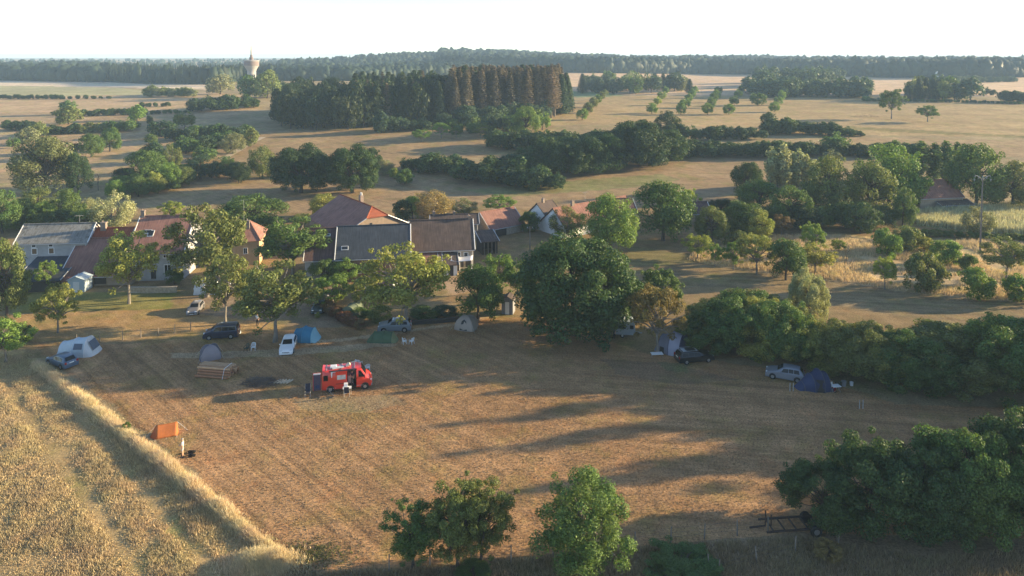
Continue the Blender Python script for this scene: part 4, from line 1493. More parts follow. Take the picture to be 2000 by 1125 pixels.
def turned_barn():
    """big hipped barn, its ridge turned away from the picture plane"""
    C = at(736, 486)
    W, L, ze, zr = 14.0, 17.0, 4.1, 8.0
    yaw = R(128)                        # ridge direction
    t = thing('barn', 'large barn with a half-hipped dark red roof and a pale gable', 'barn', C, yaw)
    d = W / 2
    w = MB()
    # gable facing local -x, cut off at the half hip
    w.prism([(-d, -.3), (d, -.3), (d, ze), (d * .33, zr - 1.6), (-d * .33, zr - 1.6), (-d, ze)], 0, 0, L)
    w.build('wall', mat('barn_plaster', (.25, .19, .145), .92, .2, 1.2, .02), t)
    o = .4
    k = (zr - ze) / d
    e = ze - o * k + .15
    zh, yh = zr - 1.6 + .15, d * .33
    R1 = [(-o, -d - o, e), (-o, -yh, zh), (1.9, 0, zr + .15), (L + o, 0, zr + .15), (L + o, -d - o, e)]
    R2 = [(-o, d + o, e), (-o, yh, zh), (1.9, 0, zr + .15), (L + o, 0, zr + .15), (L + o, d + o, e)]
    for pts in (R1, R2):
        MB().slab(pts, .16).build('roof', RF['red'], t)
    MB().slab([(-o, -yh, zh + .01), (-o, yh, zh + .01), (1.9, 0, zr + .16)], .14).build('roof', RF['orange'], t)
    rc = MB()
    rc.tube((1.9, 0, zr + .18), (L + o, 0, zr + .18), .14, .14, 6)
    for s in (-1, 1):
        rc.tube((-o, s * yh, zh + .02), (1.9, 0, zr + .18), .12, .12, 6)
    rc.build('ridge_cap', RF['orange'], t)
    for s in (-1, 1): MB().path([(-o - .04, s * (d + o), e), (-o - .04, s * yh, zh)], .1, 5).build('verge_board', ZINC, t)
    c = MB()
    c.box((L * .55, -1.2, zr + .2), (.9, .7, 1.9))
    q = c.build('chimney', STONE, t)
    c = MB()
    for s in (-.25, .25): c.tube((L * .55 + s, -1.2, zr + 1.1), (L * .55 + s, -1.2, zr + 1.7), .16, .13, 8)
    c.build('chimney_pot', ZINC, q)
    c = MB()
    c.box((-.04, 1.2, 5.0), (.06, .5, .8))
    c.build('window', GLASS, t)


turned_barn()


# small buildings
def hut(label, P, yaw, w, d, h, rise, col, roofm, name='shed', ridge_dir=0, door=True):
    t = thing(name, label, 'shed', P, yaw)
    b = MB()
    b.prism([(-w / 2, -.1), (w / 2, -.1), (w / 2, h), (0, h + rise), (-w / 2, h)], 1, -d / 2, d / 2)
    b.build('wall', col, t)
    for s in (-1, 1):
        k = rise / (w / 2)
        MB().slab([(s * (w / 2 + .15), -d / 2 - .15, h - .15 * k + .07), (s * (w / 2 + .15), d / 2 + .15, h - .15 * k + .07), (0, d / 2 + .15, h + rise + .07), (0, -d / 2 - .15, h + rise + .07)], .06).build('roof', roofm, t)
    if door:
        m = MB()
        m.box((0, -d / 2 - .02, h * .42), (w * .36, .06, h * .84))
        m.build('door', FRAME if col is not FRAME else WL['grey'], t)
    return t


PALEBLUE = mat('pale_blue_sheet', (.42, .50, .55), .6, .08, 2, .01, stretch=(8, 8, .3))
hut('pale blue garden shed before the big red barn', at(157, 566), R(5), 2.6, 2.4, 2.0, .55, PALEBLUE, PALEBLUE)
t = thing('water_tank', 'white square water tank beside the pale blue shed', 'tank', at(138, 562), R(4))
MB().box((0, 0, .72), (1.5, 1.2, 1.1)).build('tank', FRAME, t)
tb = MB()
for x in (-.7, .7):
    for y in (-.55, .55): tb.box((x, y, .62), (.06, .06, 1.25))
tb.box((0, 0, .1), (1.5, 1.2, .12))
tb.build('cage', PIPE, t)
hut('little grey wooden hut with a slant porch roof by the lime tree', at(993, 610), R(-12), 1.7, 1.7, 2.2, .5, mat('hut_boards', (.22, .22, .24), .9, .2, 4, .01, stretch=(6, 6, .4)), RF['brown'], 'hut')
hut('small red-roofed shed with white roof edges in the garden', at(745, 570), R(80), 3.2, 4.4, 1.5, 1.2, WL['white'], RF['red'])


def wall_run(label, pts, h, th, m, name='low_wall', cop=None):
    P = [at(*p) for p in pts]
    t = thing(name, label, 'wall', P[0])
    for i in range(len(P) - 1):
        a, b = P[i] - P[0], P[i + 1] - P[0]
        d = b - a
        w = MB()
        w.box(((a.x + b.x) / 2, (a.y + b.y) / 2, h / 2 - .1), (d.length, th, h + .2), math.atan2(d.y, d.x))
        o = w.build('masonry', m, t)
        c = MB()
        c.box(((a.x + b.x) / 2, (a.y + b.y) / 2, h + .04), (d.length + .04, th + .12, .08), math.atan2(d.y, d.x))
        c.build('coping', cop or WL['stone'], o)


wall_run('low grey retaining wall before the farmhouse', [(255, 572), (300, 572), (345, 571)], .9, .35, WL['stone'])
wall_run('low dark garden wall right of the grey parked car', [(802, 634), (850, 631), (905, 626)], .5, .3, WL['dark'], cop=WL['dark'])


def awning():
    A = at(886, 531)
    t = thing('sail_awning', 'white fabric awning stretched on poles before the stone farmhouse', 'awning', A)
    m = mat('awning_cloth', (.68, .66, .66), .85, .05, 1.5)
    n = 14
    pts = []
    for j in range(n + 1):
        for i in range(n + 1):
            u, v = i / n, j / n
            x = -3.0 + 6.4 * u
            y = -1.6 + 4.2 * v
            z = 2.15 + .35 * v + .95 * math.exp(-((u - .38) / .17) ** 2 - ((v - .45) / .4) ** 2) + .42 * u * u
            pts.append((x, y, z))
    b = MB()
    b.add(pts, [(j * (n + 1) + i, j * (n + 1) + i + 1, (j + 1) * (n + 1) + i + 1, (j + 1) * (n + 1) + i) for j in range(n) for i in range(n)])
    o = b.build('canopy', m, t, True)
    md = o.modifiers.new('thick', 'SOLIDIFY')
    md.thickness = .02
    for (x, y, h) in ((-2.9, -1.5, 2.15), (-.55, -.1, 3.2), (3.3, -1.5, 2.5), (1.2, -1.4, 2.2)):
        MB().tube((x, y, 0), (x, y, h), .05, .04, 6).build('pole', FRAME, t)
    c = MB()
    for i in range(7):
        a = i / 6
        c.tube((-.45 + .5 * a, -.35 + .06 * math.sin(9 * a), .1), (-.4 + .35 * a, -.3, 2.5), .07, .05, 6)
    c.build('furled_curtain', m, t)


awning()


def garden_table(label, P, yaw, w=1.8, d=.85, h=.74, m=WOOD, name='garden_table', group=None):
    t = thing(name, label, 'table', P, yaw, group)
    for i in range(5):
        MB().box((0, -d / 2 + d * (i + .5) / 5, h - .02), (w, d / 5 - .012, .04)).build('table_board', m, t)
    for x in (-w * .42, w * .42):
        for y in (-d * .4, d * .4): MB().box((x, y, (h - .04) / 2), (.06, .06, h - .04)).build('leg', m, t)
    return t


garden_table('long pale wooden table at the right of the awning', at(911, 531), R(5), 2.4, .9)


def tower():
    P = at(492, 168)
    h = tall(P, 119)
    k = proj(P)[2] / F
    t = thing('water_tower', 'white concrete water tower with a wide drum and a mast', 'water tower', P)
    conc = mat('tower_concrete', (.33, .31, .30), .85, .08, .2, .02)
    band = mat('tower_band', (.20, .155, .145), .85, .1, .2)

    def lathe(pr, n=28):
        b = MB()
        b.loft([[(r * math.cos(2 * math.pi * i / n), r * math.sin(2 * math.pi * i / n), z) for i in range(n)] for r, z in pr])
        return b
    rw = 14.2 * k                       # drum radius
    lathe([(8.6 * k, 0), (8.3 * k, h * .30), (8.1 * k, h * .58)]).build('shaft', conc, t, True)
    lathe([(8.1 * k, h * .58 + .01), (9.2 * k, h * .66), (rw * .95, h * .80), (rw * .98, h * .82)]).build('bowl', conc, t, True)
    lathe([(rw * .985, h * .815), (rw, h * .82), (rw, h * .985), (rw * .99, h * .99)]).build('drum', band, t, True)
    lathe([(rw * 1.03, h * .985 + .02), (rw * 1.03, h * 1.02), (rw * .5, h * 1.04)]).build('roof_slab', conc, t, True)
    lathe([(4.0 * k, h * 1.02), (3.8 * k, h * 1.14), (2.4 * k, h * 1.15), (2.2 * k, h * 1.24)]).build('lantern', band, t)
    lathe([(1.5 * k, h * 1.2), (1.4 * k, h * 1.45), (1.0 * k, h * 1.46), (.8 * k, h * 1.62)], 8).build('mast', conc, t)
    for i in range(5):
        a = -math.pi / 2 + (i - 2) * .5
        b = MB()
        b.box((8.25 * k * math.cos(a), 8.25 * k * math.sin(a), h * .36), (.5, 2.2 * k, h * .2), a)
        b.build('window', GLASS, t)


tower()


# poles
def utility_pole(label, base, ytop, kind=0, name='utility_pole'):
    P = at(*base)
    h = tall(P, ytop)
    t = thing(name, label, 'pole', P, 0)
    cc = mat('pole_concrete', (.17, .15, .135), .9, .12, 3, .01)
    if kind == 0:
        MB().tube((0, 0, -.3), (0, 0, h * .93), .19, .11, 4).build('post', cc, t)
        for s in (-1, 1):
            b = MB()
            pts = [Vector((0, 0, h * .90))] + [Vector((s * 1.55 * math.sin(a), 0, h * .92 + .8 * math.sin(a * 1.5))) for a in (.25, .5, .8, 1.1, 1.35)]
            pts[-1].z -= .25
            b.path(pts, .05, 5)
            b.build('arm', PIPE, t)
        for x, z in ((-1.6, .05), (-.75, .55), (.75, .5), (1.6, .0), (0, .6)):
            b = MB()
            b.tube((x, 0, h * .93 + z - .5), (x, 0, h * .93 + z), .09, .05, 7)
            b.tube((x, 0, h * .93 + z - .22), (x, 0, h * .93 + z - .16), .16, .16, 8)
            b.build('insulator', mat('insulator_glass', (.22, .24, .25), .4, .1, 4), t)
    else:
        MB().tube((0, 0, -.3), (0, 0, h), .13, .10, 7).build('post', WOOD, t)
        MB().box((0, 0, h - .35), (1.2, .1, .1)).build('crossarm', WOOD, t)
        for x in (-.5, 0, .5): MB().tube((x, 0, h - .3), (x, 0, h - .1), .05, .04, 6).build('insulator', FRAME, t)
    return t


utility_pole('tall grey power pole with curved arms in the orchard meadow', (1914, 495), 338)
utility_pole('thin wooden pole on the green lane by the barn', (1035, 490), 442, 1)
# ------------------------------------------------------------------ vehicles
TYRE = mat('tyre_rubber', (.022, .022, .023), .9, .15, 8)
RIM = mat('alloy', (.42, .42, .43), .35, .08, 6, 0, .7)
LAMP = mat('lamp_glass', (.72, .74, .76), .12, .05, 6, spec=.7)
TAIL = mat('tail_lamp', (.32, .012, .012), .2, .1, 6, spec=.6)
TRIM = mat('black_trim', (.025, .025, .027), .55, .1, 6)
PLATE = mat('number_plate', (.65, .65, .62), .5, .05, 4)
CGLASS = mat('car_glass', (.010, .012, .014), .12, .1, 1, spec=.28)


def paint(name, c):
    return mat(name, c, .32, .04, .8, spec=.5, coat=.6)


CARS = {  # stations rear to front: (x share, top share of H, belt share, top half width share)
    'hatch': [(.0, .40, .38, .90), (.012, .58, .56, .92), (.035, .64, .60, .86), (.13, .955, .61, .70), (.20, .985, .61, .72), (.40, 1.0, .60, .74), (.53, .975, .60, .73), (.70, .655, .60, .84), (.83, .60, .57, .84), (.95, .51, .48, .80), (.99, .42, .40, .72), (1.0, .30, .28, .66)],
    'estate': [(.0, .40, .38, .90), (.01, .60, .57, .92), (.025, .66, .62, .86), (.075, .95, .62, .72), (.14, .99, .62, .73), (.42, 1.0, .61, .75), (.55, .97, .61, .74), (.71, .66, .61, .84), (.84, .61, .58, .84), (.955, .52, .49, .80), (.99, .42, .40, .72), (1.0, .30, .28, .66)],
    'suv': [(.0, .38, .36, .92), (.01, .58, .55, .93), (.03, .66, .62, .88), (.10, .95, .62, .74), (.17, .985, .62, .76), (.42, 1.0, .61, .78), (.56, .97, .61, .77), (.71, .68, .62, .86), (.84, .64, .60, .86), (.95, .57, .54, .82), (.99, .44, .42, .76), (1.0, .30, .28, .70)],
    'mpv': [(.0, .40, .38, .93), (.008, .60, .56, .94), (.02, .70, .58, .90), (.05, .955, .58, .80), (.10, .99, .58, .82), (.45, 1.0, .57, .83), (.62, .975, .57, .81), (.81, .62, .56, .86), (.91, .55, .52, .84), (.97, .46, .43, .78), (1.0, .30, .28, .70)],
}


def ring(x, z0, zb, zt, wb, wt):
    half = [(wb * .93, z0), (wb, z0 + .28 * (zb - z0)), (wb * 1.0, zb - .02), (wb * .97, zb + .01), (wt + (wb - wt) * .12, zb + .85 * (zt - zb)), (wt * .80, zt - .004), (wt * .35, zt)]
    return [(x, y, z) for y, z in half] + [(x, -y, z) for y, z in reversed(half)]


def wheel(par, x, y, r, w=.21):
    s = 1 if y > 0 else -1
    b = MB()
    n = 18
    pr = [(r * .60, y - s * w / 2), (r * .96, y - s * w / 2), (r, y - s * w * .3), (r, y + s * w * .3), (r * .96, y + s * w / 2), (r * .62, y + s * w / 2)]
    b.loft([[(x + q * math.cos(2 * math.pi * i / n), yy, r + q * math.sin(2 * math.pi * i / n)) for i in range(n)] for q, yy in pr], cap=True)
    o = b.build('wheel', TYRE, par, True)
    b = MB()
    b.tube((x, y + s * (w / 2 - .05), r), (x, y + s * (w / 2 + .006), r), r * .63, r * .58, 16)
    for i in range(5):
        a = 2 * math.pi * i / 5
        b.box((x + r * .32 * math.cos(a), y + s * (w / 2 + .008), r + r * .32 * math.sin(a)), (r * .55, .02, r * .13), ry=-a)
    b.build('rim', RIM, o)


def car(label, px, pb, yaw, kind, L, W, H, pm, name='parked_car', rails=False, group=None, roofm=None):
    P = at(px, pb)
    root = thing(name, label, 'car', P, R(yaw), group)
    st = CARS[kind]
    hw = W / 2
    z0 = .20 if kind != 'suv' else .24
    S_ = []
    for (xf, zt, zb, wt) in st:
        nose = 1 - .10 * max(0, (xf - .86) / .14) ** 2 - .05 * max(0, (.08 - xf) / .08) ** 2
        S_.append(((xf - .5) * L, z0, zb * H, zt * H, hw * nose, hw * wt * nose))
    b = MB()
    b.loft([ring(*s) for s in S_])
    b.build('body', pm, root, True)

    def side(x, k, sgn, off=.014):
        for i in range(len(S_) - 1):
            if S_[i][0] <= x <= S_[i + 1][0]:
                t = (x - S_[i][0]) / (S_[i + 1][0] - S_[i][0])
                q = [S_[i][j] + (S_[i + 1][j] - S_[i][j]) * t for j in range(6)]
                zb, zt, wb, wt = q[2] + .02, q[3], q[4] * .97, q[5] + (q[4] - q[5]) * .12
                return Vector((x, sgn * (wb + (wt - wb) * k + off), zb + (.85 * (zt - zb)) * k))
    xs = [s[0] for s in S_]
    ir = 3          # first full-height station
    iw = next(i for i in range(ir, len(st)) if st[i + 1][1] < .72)
    xr, xw, xe = xs[ir], xs[iw], xs[iw + 1]
    xa, xb = xr + .02 * L, xw - .01 * L
    cuts = [xa, xa + (xb - xa) * .36, xa + (xb - xa) * .70, xb + (xe - xb) * .12]
    for sgn in (-1, 1):
        for i in range(3):
            a, c = cuts[i] + .03, cuts[i + 1] - .03
            m = MB()
            lo = .10
            p = [side(a - (.10 if i == 0 else 0), lo, sgn), side(c + (.26 if i == 2 else 0), lo, sgn), side(c + (.02 if i == 2 else 0), .90, sgn), side(a, .90, sgn)]
            m.add(p, [(0, 1, 2, 3)])
            m.build('side_window', CGLASS, root)
    for nm, i0, i1 in (('rear_window', 2, 3), ('windscreen', iw + 1, iw)):
        m = MB()
        A, B = S_[i0], S_[i1]
        out = Vector((-.02 if nm == 'rear_window' else .02, 0, .022))
        def pt(t, s):
            q = [A[j] + (B[j] - A[j]) * t for j in range(6)]
            return Vector((q[0], s * q[5] * .82, q[3] - .004)) + out
        m.add([pt(.10, -1), pt(.10, 1), pt(.92, 1), pt(.92, -1)], [(0, 1, 2, 3)])
        m.build(nm, CGLASS, root)
    r = .335 if kind in ('suv', 'mpv') else .315
    for x in (-.5 * L + .19 * L, .5 * L - .19 * L):
        for y in (-hw + .09, hw - .09):
            a = MB()
            s = 1 if y > 0 else -1
            a.tube((x, s * (hw - .12), r + .03), (x, s * (hw + .004), r + .03), r + .07, r + .06, 18)
            a.build('wheel_arch', TRIM, root)
            wheel(root, x, y + s * .02, r)
    for y in (-1, 1):
        m = MB()
        m.ell((L * .462, y * hw * .66, .50 * H * (.95 if kind != 'suv' else 1.02)), (.13, .19, .075), 8, 5)
        m.build('headlight', LAMP, root, True)
        m = MB()
        m.box((-L * .490, y * hw * .78, .55 * H), (.10, .22, .24))
        m.build('tail_light', TAIL, root)
        m = MB()
        m.ell((xe - .12 * L * .6, y * (hw + .06), .64 * H), (.09, .10, .075), 8, 5)
        m.build('mirror', pm, root, True)
        if rails:
            m = MB()
            m.path([(xr + .15, y * hw * .66, H * .985), (xr + .25, y * hw * .66, H + .05), (xw - .3, y * hw * .66, H + .05), (xw - .2, y * hw * .66, H * .99)], .02, 5)
            m.build('roof_rail', RIM, root)
    m = MB(); m.box((L * .497, 0, .34), (.03, .52, .11)); m.build('number_plate', PLATE, root)
    m = MB(); m.box((-L * .499, 0, .52 * H), (.03, .52, .11)); m.build('number_plate', PLATE, root)
    m = MB(); m.box((L * .494, 0, .45), (.05, W * .5, .12)); m.build('grille', TRIM, root)
    if roofm:
        m = MB()
        p = []
        for i in (ir + 1, iw):
            p += [(S_[i][0], -S_[i][5] * .75, S_[i][3] + .012), (S_[i][0], S_[i][5] * .75, S_[i][3] + .012)]
        m.slab([p[0], p[1], p[3], p[2]], .01)
        m.build('roof_panel', roofm, root)
    return root


car('blue-grey hatchback seen from behind beside the pale tunnel tent', 121, 712, 152, 'hatch', 4.25, 1.76, 1.48, paint('paint_steel_blue', (.07, .11, .17)))
car('dark navy high-roofed car under the walnut trees, facing left', 433, 658, 189, 'mpv', 4.5, 1.84, 1.86, paint('paint_navy', (.018, .026, .055)))
car('white hatchback facing the camera beside the blue tent', 563, 682, -80, 'hatch', 4.3, 1.79, 1.47, paint('paint_white', (.78, .79, .80)))
car('small silver car in the yard left of the walnut trees', 382, 609, -82, 'hatch', 3.8, 1.66, 1.40, paint('paint_dull_silver', (.20, .19, .195)))
car('dark green car facing the camera by the reddish hedge', 624, 605, -86, 'estate', 4.5, 1.76, 1.44, paint('paint_bottle_green', (.016, .035, .034)))
car('grey sport utility car under the large yellow-green walnut', 771, 645, 184, 'suv', 4.6, 1.85, 1.68, paint('paint_grey', (.17, .20, .23)), roofm=paint('paint_light_roof', (.55, .56, .57)))
car('black estate car with a shiny roof next to the blue dome tent', 1356, 704, 12, 'estate', 4.75, 1.82, 1.50, paint('paint_black', (.012, .014, .016)), rails=True, roofm=paint('paint_roof_sheen', (.42, .45, .48)))  # pale roof panel: the shine is put into the colour
car('silver crossover car parked against the tall hedge', 1533, 738, 157, 'hatch', 4.35, 1.80, 1.58, paint('paint_silver', (.20, .215, .25)))


SILL = mat('faded_marking', (.52, .36, .34), .6, .1, 4)


def red_van():
    A, B = at(629, 769), at(727, 759)
    yaw = math.atan2(B.y - A.y, B.x - A.x)
    L, W, H = (B - A).length, 1.99, 2.5
    t = thing('camper_van', 'bright red camper van with open side and rear doors', 'van', A, yaw)
    red = paint('paint_fire_red', (.62, .035, .022))
    hw = W / 2
    inside = mat('van_interior', (.34, .33, .24), .8, .1, 3)

    def rg(x, z0, zb, zt, wb, wt):
        half = [(wb * .97, z0), (wb, z0 + .15), (wb, zb), (wt + .03, zb + .8 * (zt - zb)), (wt * .88, zt - .03), (wt * .4, zt)]
        return [(x, y + hw, z) for y, z in half] + [(x, -y + hw, z) for y, z in reversed(half)]
    xd0, xd1 = L * .50, L * .685            # sliding door opening
    b = MB()
    b.loft([rg(0, .42, 1.5, 2.50, hw * .97, .80), rg(.06, .36, 1.5, 2.60, hw, .84), rg(.6, .34, 1.5, H, hw, .86), rg(xd0, .34, 1.5, H, hw, .86)])
    b.build('body', red, t, True)
    b = MB()
    b.loft([rg(xd1, .34, 1.5, H, hw, .86), rg(L * .735, .34, 1.5, H - .03, hw, .84), rg(L * .775, .34, 1.48, 2.50, hw, .80), rg(L * .875, .34, 1.40, 1.62, hw * .99, .80),
            rg(L * .93, .34, 1.22, 1.42, hw * .96, .76), rg(L * .98, .36, .95, 1.12, hw * .88, .70), rg(L, .40, .70, .80, hw * .80, .62)])
    b.build('cab', red, t, True)
    b = MB()
    b.box(((xd0 + xd1) / 2, W - .05, 1.42), (xd1 - xd0, .08, 2.1))
    b.build('far_side_panel', inside, t)
    b = MB(); b.box(((xd0 + xd1) / 2, hw, .42), (xd1 - xd0, W - .06, .14)); b.build('floor', TRIM, t)
    b = MB(); b.box(((xd0 + xd1) / 2, hw, H - .07), (xd1 - xd0, W * .80, .12)); b.build('roof', red, t)
    b = MB(); b.box((xd0 + .35, hw + .35, .92), (.55, .9, .86)); b.build('kitchen_unit', FRAME, t)
    # sliding door pushed back over the rear side, with window
    b = MB(); b.box((xd0 - (xd1 - xd0) * .62, -.045, 1.42), (xd1 - xd0 + .25, .05, 1.95)); sdoor = b.build('sliding_door', red, t)
    b = MB(); b.box((xd0 - (xd1 - xd0) * .62, -.078, 1.72), (.95, .02, .52)); b.build('window', mat('blind_window', (.46, .45, .44), .3, .25, 3), sdoor)
    b = MB(); b.box((xd0 - (xd1 - xd0) * .62, -.076, .98), (xd1 - xd0 + .2, .015, .06)); b.build('rub_strip', TRIM, sdoor)
    # rear door swung open beyond the tail
    b = MB(); b.box((-.52, .03, 1.42), (.90, .06, 2.02)); rd = b.build('rear_door', red, t)
    b = MB(); b.box((-.52, -.012, 1.36), (.80, .03, 1.86)); b.build('door_lining', mat('door_lining', (.06, .05, .085), .8, .2, 3), rd)
    b = MB(); b.box((-.50, -.035, .86), (.44, .05, .36)); b.build('door_pocket', mat('blue_bag', (.015, .03, .10), .8, .2, 4), rd)
    b = MB(); b.box((-.52, -.016, 2.33), (.80, .03, .16)); b.build('door_top_strip', FRAME, rd)
    b = MB(); b.box((-.02, hw, 1.42), (.03, W * .84, 1.9)); b.build('opening_shade', TRIM, t)  # black sheet painting the shade inside the open tail
    b = MB(); b.box((.42, -.012, 1.72), (.5, .02, .62)); b.build('rear_quarter_window', CGLASS, t)
    # cab glass
    b = MB(); b.add([(L * .725, -.005, 1.55), (L * .862, -.004, 1.47), (L * .772, .10, 2.22), (L * .728, .10, 2.26)], [(0, 1, 2, 3)]); b.build('cab_window', CGLASS, t)
    b = MB(); b.add([(L * .725, W + .005, 1.55), (L * .862, W + .004, 1.47), (L * .772, W - .10, 2.22), (L * .728, W - .10, 2.26)], [(0, 1, 2, 3)]); b.build('cab_window', CGLASS, t)
    b = MB(); b.add([(L * .876, .24, 1.64), (L * .876, W - .24, 1.64), (L * .782, W - .26, 2.46), (L * .782, .26, 2.46)], [(0, 1, 2, 3)]); b.build('windscreen', CGLASS, t)
    for y in (-.10, W + .10):
        b = MB(); b.box((L * .845, y, 1.62), (.10, .20, .34)); b.build('mirror', TRIM, t)
    for y in (.28, W - .28):
        b = MB(); b.ell((L * .965, y, 1.0), (.16, .17, .13), 8, 5); b.build('headlight', LAMP, t, True)
    b = MB(); b.box((L * .99, hw, .50), (.14, W * .86, .26)); b.build('bumper', mat('grey_bumper', (.33, .33, .34), .6, .1, 4), t)
    for x in (L * .165, L * .855):
        for y in (.10, W - .10):
            s = -1 if y < hw else 1
            a = MB(); a.tube((x, hw + s * (hw - .12), .40), (x, hw + s * (hw + .006), .40), .45, .44, 18); a.build('wheel_arch', TRIM, t)
            wheel2(t, x, y, .36, s)
    # white blocks along the sill and the white sweep on the flank
    for i in range(9):
        x = .55 + i * .235
        b = MB(); b.box((x, -.006, .50), (.13, .012, .07)); b.build('sill_marking', SILL, t)
    for i in range(5):
        x = L * .70 + i * .16
        b = MB(); b.box((x, -.006, .56), (.10, .012, .07)); b.build('sill_marking', SILL, t)
    b = MB(); b.add([(.98, -.012, 2.44), (1.9, -.012, 2.44), (1.8, -.012, 2.34), (1.18, -.012, 2.32), (1.12, -.012, 1.75), (1.04, -.012, 1.75)], [(0, 1, 2, 3, 4, 5)]); b.build('white_stripe', FRAME, t)
    # roof: rolled awning, vents, boards
    b = MB(); b.tube((.8, .02, H - .03), (xd1 + .05, .02, H - .03), .085, .085, 8); b.build('rolled_awning', mat('awning_case', (.04, .03, .04), .6, .1, 4), t)
    b = MB(); b.box((1.25, hw, H + .10), (.75, .6, .18), top=.85); b.build('roof_vent', FRAME, t)
    b = MB(); b.box((1.75, hw - .3, H + .07), (1.3, .5, .07), rz=.2); b.build('roof_board', mat('grey_board', (.5, .5, .52), .6, .1, 3), t)
    b = MB(); b.box((2.9, hw, H + .12), (.45, .45, .22), ry=-.5); b.build('roof_hatch', mat('cream_plastic', (.68, .60, .46), .6, .05, 3), t)
    b = MB()
    for x in (.5, 2.2, 3.6): b.box((x, hw, H + .03), (.06, W * .8, .05))
    b.build('roof_bar', PIPE, t)
    b = MB()
    b.path([(.75, -.06, .30), (1.35, -.9, .05)], .02, 5)
    b.build('awning_leg', PIPE, t)
    return t, A, yaw, L


def wheel2(t, x, y, r, s):
    b = MB()
    n = 18
    w = .22
    pr = [(r * .6, y - s * w / 2), (r * .97, y - s * w / 2), (r, y - s * w * .25), (r, y + s * w * .25), (r * .96, y + s * w / 2), (r * .6, y + s * w / 2)]
    b.loft([[(x + q * math.cos(2 * math.pi * i / n), yy, r + q * math.sin(2 * math.pi * i / n)) for i in range(n)] for q, yy in pr])
    o = b.build('wheel', TYRE, t, True)
    b = MB()
    b.tube((x, y + s * (w / 2 - .05), r), (x, y + s * (w / 2 + .008), r), r * .6, r * .5, 14)
    b.build('rim', RIM, o)


VAN, VA, VYAW, VL = red_van()


def vloc(x, y, z=0.0):
    return VA + Matrix.Rotation(VYAW, 3, 'Z') @ Vector((x, y, z))


# ------------------------------------------------------------------ people
def skin(name, verts, edges, radii, m, parent, sub=1, root=0):
    me = bpy.data.meshes.new(name)
    me.from_pydata([tuple(v) for v in verts], edges, [])
    o = bpy.data.objects.new(name, me)
    COL.objects.link(o)
    md = o.modifiers.new('skin', 'SKIN')
    sv = me.skin_vertices[0].data if me.skin_vertices else None
    if sv is None:
        bpy.context.view_layer.objects.active = o
        sv = me.skin_vertices[0].data
    for i, r in enumerate(radii):
        sv[i].radius = (r, r) if not isinstance(r, tuple) else r
        sv[i].use_root = (i == root)
    s = o.modifiers.new('sub', 'SUBSURF')
    s.levels = s.render_levels = sub
    dg = bpy.context.evaluated_depsgraph_get()
    me2 = bpy.data.meshes.new_from_object(o.evaluated_get(dg))
    bpy.data.objects.remove(o)
    me2.name = name
    me2.materials.clear()
    me2.materials.append(m)
    me2.polygons.foreach_set('use_smooth', np.ones(len(me2.polygons), bool))
    return link(name, me2, parent)


SKIN = mat('skin', (.50, .30, .21), .6, .06, 5)


